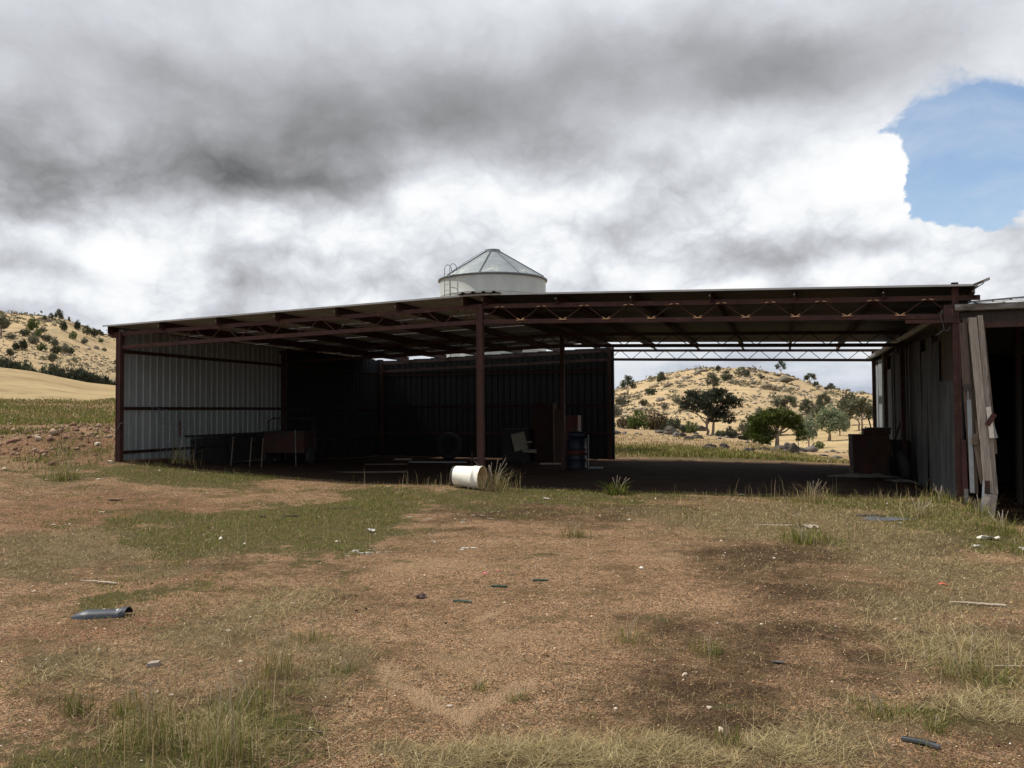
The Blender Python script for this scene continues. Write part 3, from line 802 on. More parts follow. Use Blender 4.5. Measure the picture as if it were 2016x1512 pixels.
# roof sheets: ribs run down the slope
def rib_sheet(width, length, ribs, h=.022, n_len=1):
    """trapezoidal-rib sheet: width along local Y, length along local X"""
    pr = []
    p = width / ribs
    for k in range(ribs):
        o = k * p
        pr += [(o, 0), (o + p * .34, 0), (o + p * .40, h), (o + p * .60, h), (o + p * .66, 0)]
    pr.append((width, 0))
    v = [(length * i / n_len, a, b_) for i in range(n_len + 1) for a, b_ in pr]
    m = len(pr)
    f = [(i * m + k, i * m + k + 1, (i + 1) * m + k + 1, (i + 1) * m + k) for i in range(n_len) for k in range(m - 1)]
    return MB().add(v, f)
ang = math.atan(.0305)
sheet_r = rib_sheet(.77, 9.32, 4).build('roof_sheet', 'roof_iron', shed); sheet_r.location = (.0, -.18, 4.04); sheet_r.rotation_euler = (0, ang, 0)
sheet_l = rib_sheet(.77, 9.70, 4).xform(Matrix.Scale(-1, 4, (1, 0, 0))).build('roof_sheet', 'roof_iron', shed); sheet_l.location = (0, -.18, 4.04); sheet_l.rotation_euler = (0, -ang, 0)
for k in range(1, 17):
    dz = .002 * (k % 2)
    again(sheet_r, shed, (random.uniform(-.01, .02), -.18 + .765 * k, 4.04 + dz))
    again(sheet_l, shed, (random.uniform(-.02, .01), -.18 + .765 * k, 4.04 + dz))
for s, ln in ((1, 9.34), (-1, 9.72)):
    MB().bar((0 if s > 0 else -.0, -.196, 4.045), (s * ln, -.196, 4.045 - .0305 * ln), .006, .035).build('barge_strip', 'roof', shed)
# wavy ridge sheet, laid along the ridge
v = []; NR = 56
for j, yy in enumerate((-.30, 13.0)):
    for k in range(NR + 1):
        xx = -.40 + .92 * k / NR
        t_ = (k / NR) * 4.0
        v.append((xx, yy, 4.075 - .028 * abs(xx) + .034 * max(0, math.cos(2 * math.pi * (t_ - .5))) ** 1.5))
rc = MB().add(v + [(a, b_, c - .012) for a, b_, c in v], [(k, k + 1, NR + 2 + k, NR + 1 + k) for k in range(NR)] + [(2 * (NR + 1) + k, 3 * (NR + 1) + k, 3 * (NR + 1) + k + 1, 2 * (NR + 1) + k + 1) for k in range(NR)]
                      + [(k, 2 * (NR + 1) + k, 2 * (NR + 1) + k + 1, k + 1) for k in range(NR)])
rc.build('ridge_cap', 'black_iron', shed)
# loose flashing that sticks up at the right eave
MB().bar((9.27, -.16, 3.76), (9.52, -.22, 3.86), .34, .004, up=(0, 0, 1)).build('loose_flashing', 'roof', shed)
MB().bar((9.30, -.10, 3.70), (9.45, -.12, 3.80), .22, .004).build('loose_flashing', 'light_iron', shed)
MB().box(9.29, 9.31, -.10, 12.9, 3.62, 3.755).build('eave_flashing', 'roof', shed)
# stub rail and cover plate on the right post
MB().bar((8.18, -.045, 3.17), (9.06, -.045, 3.15), .05, .065).build('stub_rail', 'oxide', shed)
MB().box(8.80, 8.955, -.12, -.07, 3.12, 3.44).build('cover_plate', 'oxide', shed)
w_ = MB().tube([(8.78, -.1, 3.36), (8.74, -.11, 3.25), (8.78, -.12, 3.12), (8.80, -.11, 3.0), (8.72, -.12, 2.94), (8.66, -.12, 2.90)], .004, 4)
w_.tube([(8.80, -.11, 3.0), (8.86, -.11, 2.97), (8.90, -.10, 3.05)], .004, 4)
w_.build('wire_tail', 'silo_rib', shed)
w_ = MB().tube([(-9.44, -.09, 1.16), (-9.36, -.10, 1.24), (-9.27, -.09, 1.36), (-9.20, -.05, 1.40)], .006, 4).tube([(-9.43, -.09, 1.12), (-9.34, -.10, 1.22), (-9.27, -.09, 1.32)], .005, 4)
w_.build('wire_tie', 'silo_rib', shed)
MB().box(-9.62, -9.30, -.03, .03, 3.47, 3.52).build('eave_bracket', 'oxide', shed)

# left wall: sheets with ribs, girts inside
def wall_panel(width, height, ribs, h=.026):
    return rib_sheet(width, height, ribs, h).xform(Matrix.Rotation(R(-90), 4, 'Y'))   # length now up +Z, ribs towards -X
wl = wall_panel(.748, 4.05, 3).xform(Matrix.Scale(-1, 4, (1, 0, 0)))
w0 = wl.build('wall_sheet', 'galv', shed); w0.location = (-9.43, .02, -.36)
w1 = wl.build('wall_sheet', 'shade_iron', shed); w1.location = (-9.43, .02 + .7355 * 10, -.36)  # rear bay sheets in a near-black copy: its shade painted in
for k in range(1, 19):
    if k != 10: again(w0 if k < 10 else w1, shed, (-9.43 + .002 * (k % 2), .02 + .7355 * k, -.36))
MB().box(-9.46, -9.30, 13.95, 14.20, -.4, 3.72).build('corner_flashing', 'shade_iron', shed)
for z in (.66, 1.74, 3.14):
    g_ = MB().box(-9.40, -9.395, .06, 14, z - .04, z + .04).box(-9.395, -9.34, .06, 14, z + .034, z + .04).box(-9.345, -9.34, .06, 14, z + .015, z + .034)
    g_.build('girt', 'oxide_dark', shed)
# back wall of the left bay
for k in range(13):
    x0 = -9.42 + .735 * k
    hh = zr(x0 + .36) - .085 + .5
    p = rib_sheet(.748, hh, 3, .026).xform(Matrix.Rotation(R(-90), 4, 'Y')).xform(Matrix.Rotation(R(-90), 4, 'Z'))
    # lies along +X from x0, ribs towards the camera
    p.build('wall_sheet', 'shade_iron', shed, (x0, 14.16 + .002 * (k % 2), -.5))
for z in (.75, 1.8, 3.1):
    MB().box(-9.3, .1, 14.07, 14.075, z - .05, z + .05).box(-9.3, .1, 14.02, 14.07, z + .044, z + .05).build('girt', 'oxide_dark', shed)
MB().box(.105, .135, 14.03, 14.2, -.4, 3.9).build('corner_flashing', 'shade_iron', shed)

# ------------------------------------------------------------------ the old shed on the right
OLD = (9.15, .1, -.42)
old = thing('old_iron_shed', 'old dark timber and iron shed with leaning grey boards at its open front', 'shed', OLD)
OL = tuple(-c for c in OLD)
def opart(mb, name, mat): return mb.build(name, mat, old, OL)
rng = random.Random(5)
def old_sheet(y0, y1, z0, z1, mat, x=9.14, name='wall_sheet', ribs=None, lean=0):
    w = y1 - y0; n = ribs or max(int(w / .1), 3)
    v = []; f = []
    for k in range(n * 4 + 1):
        t_ = k / (n * 4); yy = y0 + w * t_
        xx = x + .009 * math.sin(2 * math.pi * n * t_) + .006 * math.sin(5 * t_ + y0)
        v += [(xx + lean, yy, z0 + .02 * math.sin(7 * t_ + y0)), (xx, yy, z1)]
    m = len(v)
    v += [(a + .004, b_, c) for a, b_, c in v]
    for k in range(n * 4):
        f.append((2 * k, 2 * k + 1, 2 * k + 3, 2 * k + 2)); f.append((m + 2 * k, m + 2 * k + 2, m + 2 * k + 3, m + 2 * k + 1))
    return opart(MB().add(v, f), name, mat)
old_sheet(14.9, 15.75, -.5, 3.05, 'light_iron', 9.12)
old_sheet(13.6, 14.95, -.5, 3.1, 'light_iron', 9.13)
old_sheet(12.3, 13.65, -.5, 3.2, 'light_iron', 9.12)
opart(MB().box(9.06, 9.2, 11.75, 12.05, -.5, 3.3), 'corner_post', 'wood_brown')
old_sheet(10.4, 11.8, -.5, 2.8, 'light_iron', 9.16)
y = 5.7
while y < 10.4:
    w = rng.uniform(.2, .3); l_ = rng.uniform(-.03, .03)
    b_ = MB().box(9.14 + rng.uniform(-.015, .015), 9.175, y, y + w - rng.uniform(.006, .03), -.5, rng.uniform(3.1, 3.32), (0, l_ * .3))
    opart(b_, 'wall_board', 'wood_dark'); y += w
for y0, y1, z1 in ((4.85, 5.75, 3.2), (4.05, 4.9, 2.9), (3.3, 4.1, 3.15), (2.5, 3.35, 3.0)):
    old_sheet(y0, y1, -.45, z1, 'old_iron', 9.13 + rng.uniform(-.01, .01), lean=rng.uniform(-.05, .02))
y = 1.2
while y < 2.7:
    w = rng.uniform(.16, .26)
    opart(MB().box(9.17, 9.2, y, y + w - .02, -.45, 3.3), 'wall_board', 'wood_brown'); y += w
old_sheet(1.45, 2.55, -.45, 2.15, 'old_iron', 9.13, lean=-.03)
old_sheet(.55, 1.5, -.45, 2.12, 'old_iron', 9.10, lean=-.02)
old_sheet(-.02, .6, -.45, 2.10, 'old_iron', 9.09)
for y0, w, xx in ((.86, .2, 9.16), (.62, .22, 9.15), (.36, .22, 9.16), (.10, .24, 9.15)):
    opart(MB().box(xx, xx + .035, y0, y0 + w, 1.9, 3.34, (0, rng.uniform(-.02, .02))), 'wall_board', 'wood_brown')
# rails inside the wall
for z in (.5, 2.0, 3.2):
    opart(MB().box(9.2, 9.28, .3, 15.6, z, z + .1), 'wall_rail', 'wood_dark')
for y0 in (3.9, 7.8, 11.7):
    opart(MB().box(9.28, 9.42, y0, y0 + .14, -.5, 3.35), 'inner_post', 'wood_dark')
for x0 in (9.75, 13.4, 17.6):
    for y0 in (5.2, 10.4):
        opart(MB().tube([(x0 + 1.4, y0, -.6), (x0 + 1.45, y0, 3.45)], .09, 8), 'inner_post', 'wood_dark')
# back and right walls
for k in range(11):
    opart(MB().box(9.2 + .8 * k, 10.02 + .8 * k, 15.7 + .03 * (k % 2), 15.72 + .03 * (k % 2), -1.6, 3.5), 'wall_sheet', 'shade_iron')
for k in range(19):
    opart(MB().box(18.0 + .03 * (k % 2), 18.02 + .03 * (k % 2), .1 + .82 * k, .94 + .82 * k, -1.6, 3.5), 'wall_sheet', 'shade_iron')
# hipped iron roof
E0, E1, N0, N1, ze, rise = 9.02, 18.2, .02, 15.85, 3.45, .72
xm = (E0 + E1) / 2; off = (E1 - E0) / 2
top = [(xm, N0 + off, ze + rise), (xm, N1 - off, ze + rise)]
cor = [(E0, N0, ze), (E1, N0, ze), (E1, N1, ze), (E0, N1, ze)]
opart(MB().add(cor + top, [(0, 1, 4), (1, 2, 5, 4), (2, 3, 5), (3, 0, 4, 5)]).add([(a, b_, c - .02) for a, b_, c in cor + top], [(4, 1, 0), (4, 5, 2, 1), (5, 3, 2), (5, 4, 0, 3)]), 'roof', 'roof')
for k in range(24):           # rolled ribs of the iron on the front slope
    x0 = E0 + .38 * (k + 1)
    d = min(x0 - E0, E1 - x0)
    if d < .1: continue
    opart(MB().bar((x0, N0 - .01, ze + .012), (x0, N0 + d, ze + .012 + rise * d / off), .05, .02), 'roof_rib', 'roof')
opart(MB().bar((E0 + .16, N0 + .16, ze + .05), (xm, N0 + off, ze + rise + .03), .16, .03), 'hip_cap', 'old_iron')
opart(MB().tube([(E0 + .05, N0 + .1, ze + .02), (E0 + .26, N0 + .2, ze + .09)], [.03, .05], 6), 'hip_end', 'black_iron')
# gutters
for name, p0, p1 in (('gutter', (8.98, -.04, 3.385), (18.2, -.06, 3.40)), ('gutter', (8.99, .02, 3.385), (8.99, 15.8, 3.36))):
    P0, P1 = Vector(p0), Vector(p1); d = (P1 - P0).normalized(); s_ = d.cross(Vector((0, 0, 1)))
    pr = [(-.065, .055), (-.062, .0), (-.045, -.045), (0, -.062), (.045, -.045), (.062, 0), (.065, .055), (.058, .055), (.055, 0), (.04, -.038), (0, -.054), (-.04, -.038), (-.055, 0), (-.058, .055)]
    v = [P + s_ * a + Vector((0, 0, b_)) for P in (P0, P1) for a, b_ in pr]
    m = len(pr)
    opart(MB().add(v, [(k, (k + 1) % m, m + (k + 1) % m, m + k) for k in range(m)] + [tuple(range(m))[::-1], tuple(range(m, 2 * m))]), name, 'gutter')
opart(MB().box(9.08, 18.1, .04, .12, 3.04, 3.32), 'fascia_beam', 'wood_dark')
opart(MB().box(9.05, 18.1, .0, .035, 3.02, 3.12), 'lintel', 'oxide_dark')
for k in range(11):
    opart(MB().bar((9.9 + .8 * k, .1, 3.36), (9.9 + .8 * k, 7, 3.8), .05, .1), 'rafter', 'wood_dark')
# leaning boards of the collapsed door at the corner
def lean_board(p0, p1, w, th, mat, name='door_board', up=(0, 1, 0)):
    n = 7; P0, P1 = Vector(p0), Vector(p1); mb = MB(); d = (P1 - P0).normalized()
    side = d.cross(Vector(up)).normalized(); nn = side.cross(d)
    v = []
    for i in range(n + 1):
        t_ = i / n; c = P0.lerp(P1, t_) + nn * (.008 * math.sin(5 * t_ + p0[0] * 9))
        ww = w * (1 + rng.uniform(-.04, .04))
        for a, b_ in ((-1, -1), (1, -1), (1, 1), (-1, 1)): v.append(c + side * (a * ww / 2) + nn * (b_ * th / 2))
    f = [(i * 4 + k, i * 4 + (k + 1) % 4, i * 4 + 4 + (k + 1) % 4, i * 4 + 4 + k) for i in range(n) for k in range(4)] + [(3, 2, 1, 0), (n * 4, n * 4 + 1, n * 4 + 2, n * 4 + 3)]
    return opart(mb.add(v, f), name, mat)
def fx(px, yy=-.05):
    """x of the vertical plane y=yy seen at photo column px (about eye height)"""
    d = CF * F_PX + CR * (px - 1008)
    t_ = (yy - CAM[1]) / d[1]; return CAM[0] + d[0] * t_
lean_board((fx(1917, -.10), -.10, 3.20), (fx(1942, -.16), -.16, .12), .135, .035, 'wood_grey')
lean_board((fx(1932.5, -.03), -.03, 3.24), (fx(1954, -.09), -.09, .10), .085, .035, 'wood_grey')
lean_board((fx(1937, -.02), -.02, 3.16), (fx(1957, -.06), -.06, .8), .05, .03, 'wood_brown')
lean_board((fx(1938, -.17), -.17, .11), (fx(1930, -.26), -.26, -.42), .12, .03, 'wood_grey', 'broken_board')
lean_board((fx(1951, -.13), -.13, .10), (fx(1942, -.22), -.22, -.42), .11, .03, 'wood_grey', 'broken_board')
lean_board((fx(1898, -.04), -.04, 3.12), (fx(1913, -.05), -.05, .10), .13, .03, 'wood_brown')
lean_board((fx(1905, .02), .02, 3.20), (fx(1930, -.01), -.01, .35), .12, .03, 'wood_brown')
lean_board((fx(1917, -.12), -.12, 1.15), (fx(1931, -.13), -.13, .28), .09, .03, 'wood_brown')
lean_board((fx(1921, -.10), -.10, 1.4), (fx(1928, -.12), -.12, .45), .05, .02, 'wood_brown')
lean_board((fx(1907, -.09), -.09, 1.75), (fx(1909, -.12), -.12, .12), .07, .006, 'light_iron', 'metal_strip')
lean_board((fx(1905, -.07), -.07, 2.0), (fx(1907, -.08), -.08, 1.2), .02, .006, 'light_iron', 'metal_strip')
lean_board((fx(1932, -.19), -.19, .34), (fx(1926, -.26), -.26, -.35), .035, .006, 'light_iron', 'metal_strip')
lean_board((fx(1894, -.07), -.07, 1.04), (fx(1896, -.08), -.08, -.2), .075, .05, 'oxide', 'stub_post')
opart(MB().box(fx(1898), fx(1909), -.14, -.10, 1.93, 2.03), 'hinge_block', 'black_iron')
opart(MB().box(fx(1908), fx(1920), -.16, -.10, .96, 1.10), 'hinge_block', 'wood_brown')
opart(MB().box(fx(1930), fx(1940), -.20, -.165, .12, .34), 'rusty_bracket', 'rust')
opart(MB().bar((fx(1945, -.2), -.20, 1.62), (fx(1950, -.2), -.21, 1.08), .075, .005, (0, 1, 0)), 'torn_sheet', 'paper')
opart(MB().bar((fx(1951, -.2), -.20, 1.36), (fx(1958, -.2), -.19, 1.08), .04, .005, (0, 1, 0), .07), 'torn_sheet', 'light_iron')
opart(MB().bar((fx(1941, -.22), -.22, 1.30), (fx(1957, -.22), -.22, 1.50), .085, .005, (0, 1, 0)), 'rusty_strip', 'oxide')
opart(MB().box(9.06, 9.12, -.12, -.03, -.05, .18), 'base_block', 'old_iron')

# ------------------------------------------------------------------ grain silo behind the shed
SX0, SY0, SR = -6.97, 21.1, 2.52
silo = thing('grain_silo', 'white steel grain silo with a ribbed conical roof standing behind the machinery shed', 'silo', (SX0, SY0, 0))
prof = [(SR, -.6)]
for k in range(9):
    z0 = k * .87
    prof += [(SR, z0 + .02), (SR + .006, z0 + .03), (SR + .006, z0 + .05), (SR, z0 + .06), (SR, z0 + .85)]
prof += [(SR, 7.82)]
MB().lathe(prof, 72).build('wall', 'silo', silo)
MB().lathe([(SR + .002, 7.74), (SR + .075, 7.76), (SR + .08, 7.83), (SR - .05, 7.87)], 72).build('eave_ring', 'silo_rib', silo)
ph = math.atan2(-.9526 * 1, .304) + R(-12)      # first rib just left of the side that faces the camera
NRB = 9
pan = MB().lathe([(SR + .05, 7.84), (.33, 9.19)], 6, a0=0, a1=2 * math.pi / NRB, smooth=False)
p0 = pan.build('roof_panel', 'silo_roof', silo)
rib = MB().bar((SR + .06, 0, 7.86), (.34, 0, 9.215), .035, .05).build('roof_rib', 'silo_rib', silo)
for k in range(NRB):
    a = ph + 2 * math.pi * k / NRB
    (p0 if k == 0 else again(p0, silo)).rotation_euler = (0, 0, a)
    (rib if k == 0 else again(rib, silo)).rotation_euler = (0, 0, a)
MB().lathe([(.40, 9.15), (.40, 9.21), (.32, 9.27), (0, 9.31)], 18, smooth=False).build('cap', 'silo_rib', silo)
MB().lathe([(.35, 9.25), (.37, 9.29), (.28, 9.30)], 18).build('cap_rim', 'silo_roof', silo)
# ladder, with hooped rails over the eave and a rail up the roof
la = math.atan2(-.65 * .9526 - .76 * .304, -.76 * .9526 + .65 * .304)
lad = bpy.data.objects.new('ladder', None); COL.objects.link(lad); lad.parent = silo; lad.rotation_euler = (0, 0, la)
for s in (-.2, .2):
    pts = [(SR + .16, s, 0.2), (SR + .16, s, 7.0), (SR + .16, s, 8.05)]
    for k in range(1, 9):
        t_ = math.pi * k / 9
        pts.append((SR - .04 + .20 * math.cos(t_), s, 8.10 + .24 * math.sin(t_)))
    pts.append((SR - .25, s, 7.99))
    MB().tube(pts, .017, 6).build('rail', 'silo_rib', lad)
    MB().tube([(SR - .25, s * .7, 8.08), (SR - 1.1, s * .7, 8.62), (.45, s * .7, 9.22)], .012, 5).build('roof_rail', 'silo_rib', lad)
for k in range(27):
    MB().tube([(SR + .16, -.2, .4 + .28 * k), (SR + .16, .2, .4 + .28 * k)], .010, 5).build('rung', 'silo_rib', lad)

# ------------------------------------------------------------------ things kept in the shed
def put(px, py): x, y, z = spot(px, py); return x, y, z
def at_floor(px, Z):
    """floor point on the bearing of photo column px at depth Z from the camera"""
    x, y = along(px, Z / math.cos(math.atan((px - 1008) / F_PX)))
    return x, y, float(gz(x, y))

# wire panel with a curved face against the left wall
x0, y0 = -9.18, .95
t = thing('wire_panel', 'curved wire mesh panel leaning on the corrugated left wall just inside the opening', 'mesh panel', (x0, y0, float(gz(x0, y0))))
def wpt(u, v):       # u along the wall 0..1, v up 0..1
    return (.22 * (1 - v) + .12 * math.sin(math.pi * v), u * 1.25 + .25 * v * (u - .3), .18 + v * 1.18 - .28 * u * (1 - v * .3))
for k in range(7): MB().tube([wpt(k / 6, j / 8) for j in range(9)], .006, 4).build('upright_wire', 'silo_rib', t)
for k in range(10): MB().tube([wpt(j / 8, k / 9) for j in range(9)], .0045, 4).build('cross_wire', 'silo_rib', t)
t = thing('tool_handle', 'short red handle hanging beside the wire mesh panel', 'tool', (-9.2, 1.95, 1.0))
MB().tube([(0, 0, 0), (.01, .01, .2), (0, .02, .4)], [.028, .022, .026], 8).build('grip', 'red_paint', t)
MB().tube([(0, .02, .4), (0, .02, .62)], .008, 5).build('hook', 'dark_paint', t)

x, y, z = at_floor(430, 24.5)
t = thing('steel_rack', 'long low dark steel rack with poles leaning against it near the left wall', 'rack', (x, y, z), R(75))
MB().box(-1.9, 1.9, -.55, .55, .78, .84).build('top', 'dark_paint', t)
for k in range(4): MB().box(-1.75 + .9 * k, -.93 + .9 * k, -.48 + .02 * (k % 2), -.45 + .02 * (k % 2), .06, .74).build('side_panel', 'dark_paint', t)
for a, b_ in ((-1.8, -.5), (-1.8, .5), (1.8, -.5), (1.8, .5), (0, -.5)): MB().box(a - .03, a + .03, b_ - .03, b_ + .03, -.1, .78).build('leg', 'dark_paint', t)
for k in range(7): MB().tube([(-1.8 + .6 * k, -.5, .5), (-1.2 + .6 * k, -.5, .5)], .012, 4).build('rail', 'dark_paint', t)
for px, lab in ((455, 'leftmost of three pale poles leaning on the low dark rack'), (492, 'middle one of three pale poles leaning on the low dark rack'), (515, 'rightmost of three pale poles leaning on the low dark rack')):
    x, y, z = at_floor(px, 22.4)
    t = thing('leaning_pole', lab, 'pole', (x, y, z), 0, 'poles leaning on the low rack')
    MB().tube([(0, 0, 0), (-.32, .55, .78)], .018, 6).build('shaft', 'wood_brown', t)
    MB().tube([(.006, -.008, -.012), (-.012, .02, .03)], .024, 6).build('ferrule', 'dark_paint', t)

x, y, z = at_floor(572, 25.5)
t = thing('farm_cart', 'dark boxy cart with a tubular hoop frame over it beside the left wall', 'cart', (x, y, z), R(10))
MB().box(-.62, .62, -.5, .5, .35, .98).build('body', 'rust', t)
MB().box(-.66, .66, -.54, .54, .96, 1.0).build('rim', 'dark_paint', t)
MB().tube([(-.72, 0, .3), (-.70, 0, 1.3), (-.55, 0, 1.38), (.62, 0, 1.37), (.72, 0, 1.28), (.80, 0, .5)], .022, 6).build('hoop', 'dark_paint', t)
for s in (-.66, .66):
    MB().tube([(s - .05, -.1, .26), (s + .05, -.1, .26)], .26, 16).build('wheel', 'rubber', t)
t = thing('leaning_pole', 'thin pale pole leaning against the dark boxy cart', 'pole', at_floor(583, 24.2))
MB().tube([(0, 0, 0), (-.22, .3, 1.05)], .014, 6).build('shaft', 'old_iron', t)

# tyre against the back wall
x, y, z = at_floor(884, 31.0)
t = thing('worn_tyre', 'large dark tyre standing against the back wall left of the middle post', 'tyre', (x, y, z + .50), 0)
tor = []
MB().lathe([(.36 + .13 * (1 - math.cos(a_)) * .0 + .11 * math.cos(a_ + math.pi) + .03, .11 * math.sin(a_)) for a_ in np.linspace(0, 2 * math.pi, 13)], 32).xform(Matrix.Rotation(R(84), 4, 'X')).build('tread', 'rubber', t)
# floor clutter
for px, Z, L, W_, rz, m, lab in ((793, 30.5, .62, .2, 5, 'wood_pale', 'short pale board lying on the floor by the back wall'),
                                 (860, 28.5, 2.0, .045, -9, 'galv', 'long pale pipe lying across the dark floor left of the middle post'),
                                 (760, 27.0, 1.3, .10, 3, 'wood_brown', 'dull plank flat on the floor in the left bay'),
                                 (720, 22.8, 2.2, .06, 6, 'wood_brown', 'thin plank lying near the sunlit edge of the floor'),
                                 (1172, 25.0, .40, .12, 4, 'light_iron', 'short pale board on the floor right of the blue drum'),
                                 (1085, 27.5, .8, .14, -4, 'wood_pale', 'dusty board on the floor in front of the brown cupboard')):
    x, y, z = at_floor(px, Z)
    o = MB().box(-L / 2, L / 2, -W_ / 2, W_ / 2, 0, .045).bar((-L * .3, -W_ * .7, .047), (-L * .3, W_ * .7, .049), .03, .006).build('floor_plank', m)
    o.location = (x, y, z + .0); o.rotation_euler = (0, 0, YAW + R(rz)); finish(o, label=lab, category='plank' if 'pipe' not in lab else 'pipe')

# white chair seen from the side
x, y, z = at_floor(1038, 27.2)
t = thing('office_chair', 'cream armchair on a dark pedestal facing right in front of the dark cabinet', 'chair', (x, y, z), YAW)
MB().bar((-.17, 0, .46), (.27, 0, .44), .46, .085).build('seat', 'chair', t)
MB().bar((-.20, 0, .48), (-.33, 0, 1.02), .44, .08, (0, 1, 0)).xform(Matrix.Identity(4)).build('backrest', 'chair', t)
for s in (-.25, .25):
    MB().bar((-.22, s, .72), (.14, s, .74), .05, .035).build('armrest', 'chair', t)
    MB().bar((.05, s, .46), (.06, s, .72), .03, .03).build('arm_support', 'dark_paint', t)
MB().tube([(.03, 0, .1), (.03, 0, .44)], .03, 8).build('column', 'dark_paint', t)
for k in range(5):
    a = 2 * math.pi * k / 5
    MB().bar((.03, 0, .12), (.03 + .27 * math.cos(a), .27 * math.sin(a), .05), .04, .03).build('foot', 'dark_paint', t)

def cabinet(px, Z, w, d, h, m, name, lab, cat, shelves=2, rz=0):
    x, y, z = at_floor(px, Z)
    t = thing(name, lab, cat, (x, y, z), rz)
    MB().box(-w / 2, w / 2, -d / 2, d / 2, .0, h).build('body', m, t)
    for k in range(shelves):
        MB().box(-w / 2 + .02, w / 2 - .02, -d / 2 - .018, -d / 2, h * k / shelves + .02, h * (k + 1) / shelves - .01).build('door', m, t)
        MB().box(w / 2 - .10, w / 2 - .07, -d / 2 - .045, -d / 2 - .018, h * (k + .45) / shelves, h * (k + .62) / shelves).build('handle', 'dark_paint', t)
    return t
cabinet(1019, 29.6, .95, .6, 1.15, 'dark_paint', 'steel_cabinet', 'low black cabinet behind the cream chair', 'cabinet', 1)
cabinet(1073, 29.8, .72, .6, 2.05, 'rust', 'tall_cupboard', 'tall dark red-brown cupboard between the chair and the blue drum', 'cupboard', 2)
x, y, z = at_floor(1099, 28.4)
t = thing('timber_panel', 'upright brown board panel on the right side of the tall cupboard', 'panel', (x, y, z), YAW)
for k in range(2): MB().box(-.13 + .13 * k, -.005 + .13 * k, -.02, .02, 0, 1.85 - .04 * k).build('board', 'brown_board', t)
MB().box(-.13, .13, -.04, -.02, 1.5, 1.6).build('batten', 'brown_board', t)
cabinet(1126, 28.6, .5, .5, 1.6, 'red_paint', 'red_locker', 'narrow faded red locker standing behind the blue drum', 'locker', 2)

x, y, z = at_floor(1134, 25.0)
t = thing('steel_drum', 'dark blue steel drum with a faded red band beside the inner middle post', 'drum', (x, y, z))
MB().lathe([(0, 0), (.29, 0), (.30, .02), (.29, .04), (.29, .28), (.30, .30), (.29, .32), (.29, .58), (.30, .60), (.29, .62), (.29, .86), (.30, .88), (.28, .88), (.27, .86), (0, .86)], 28).build('body', 'blue_drum', t)
MB().lathe([(.292, .40), (.294, .40), (.294, .55), (.292, .55)], 28).build('painted_band', 'red_paint', t)
MB().lathe([(0, 0), (.03, 0), (.03, .02), (0, .02)], 10, (.12, .05, .86)).build('bung', 'galv', t)
t = thing('rolled_tarpaulin', 'dark blue bundle lying on top of the blue drum', 'bundle', (x, y, z + .88))
MB().tube([(-.24, .02, .10), (-.1, 0, .12), (.1, -.02, .11), (.25, .02, .10)], [.08, .115, .12, .08], 10).build('roll', 'blue_drum', t)
MB().tube([(.02, 0, .112), (.045, 0, .112)], .126, 12).build('tie', 'rubber', t)

for px, py, h, lab in ((915, 946, .72, 'thin steel stake standing just left of the middle post above the white tub'), (966, 948, .68, 'thin steel stake standing in the dry tussock right of the middle post')):
    x, y = (-.34, .35) if px == 915 else (.36, .55)
    z = float(gz(x, y))
    o = MB().bar((0, 0, -.15), (0, 0, h), .035, .006).bar((0, .015, -.15), (0, .015, h), .006, .03).build('steel_stake', 'oxide_dark'); o.location = (x, y, z)
    finish(o, label=lab, category='stake', group='stakes by the middle post')
x, y, z = at_floor(1157, 24.6)
o = MB().bar((0, 0, -.1), (0, 0, 1.0), .03, .008).bar((0, .015, -.1), (0, .015, 1.0), .008, .03).build('steel_stake', 'light_iron'); o.location = (x, y, z)
finish(o, label='pale thin stake standing on the right of the blue drum', category='stake')

# rusted tank by the old wall
x, y = 8.15, 6.9; z = float(gz(x, y))
t = thing('rusty_tank', 'square rusted steel tank standing on sacking against the old shed wall', 'tank', (x, y, z), R(3))
tb = MB(); n = 12; vv = []
for i, zz in enumerate(np.linspace(0, 1.06, 7)):
    for k in range(4 * n):
        s_, f_ = divmod(k, n); u = f_ / n * 2 - 1
        b_ = .43 + .012 * math.sin(9 * zz + s_) + .01 * math.sin(3 * u + 5 * zz)
        px_, py_ = ((u * b_, -b_), (b_, u * b_), (-u * b_, b_), (-b_, -u * b_))[s_]
        vv.append((px_, py_, zz))
m_ = 4 * n
tb.add(vv, [(i * m_ + k, i * m_ + (k + 1) % m_, (i + 1) * m_ + (k + 1) % m_, (i + 1) * m_ + k) for i in range(6) for k in range(m_)] + [tuple(range(6 * m_, 7 * m_))])
tb.build('body', 'rust', t)
for zz in (.30, .62, 1.04):
    MB().box(-.452, .452, -.452, -.432, zz, zz + .022).build('seam', 'rust', t)
MB().bar((-.1, -.446, .28), (.33, -.446, .98), .035, .01, (0, 1, 0)).build('brace', 'rust', t)
t = thing('metal_box', 'small dark metal box on top of the rusted tank', 'box', (x + .17, y + .05, z + 1.065))
MB().box(-.30, .34, -.28, .28, 0, .14).build('body', 'rust', t)
MB().box(-.22, .36, -.30, .30, .14, .17).build('lid', 'dark_paint', t)
MB().tube([(-.10, 0, .17), (-.16, 0, .42)], .018, 6).build('handle', 'dark_paint', t)
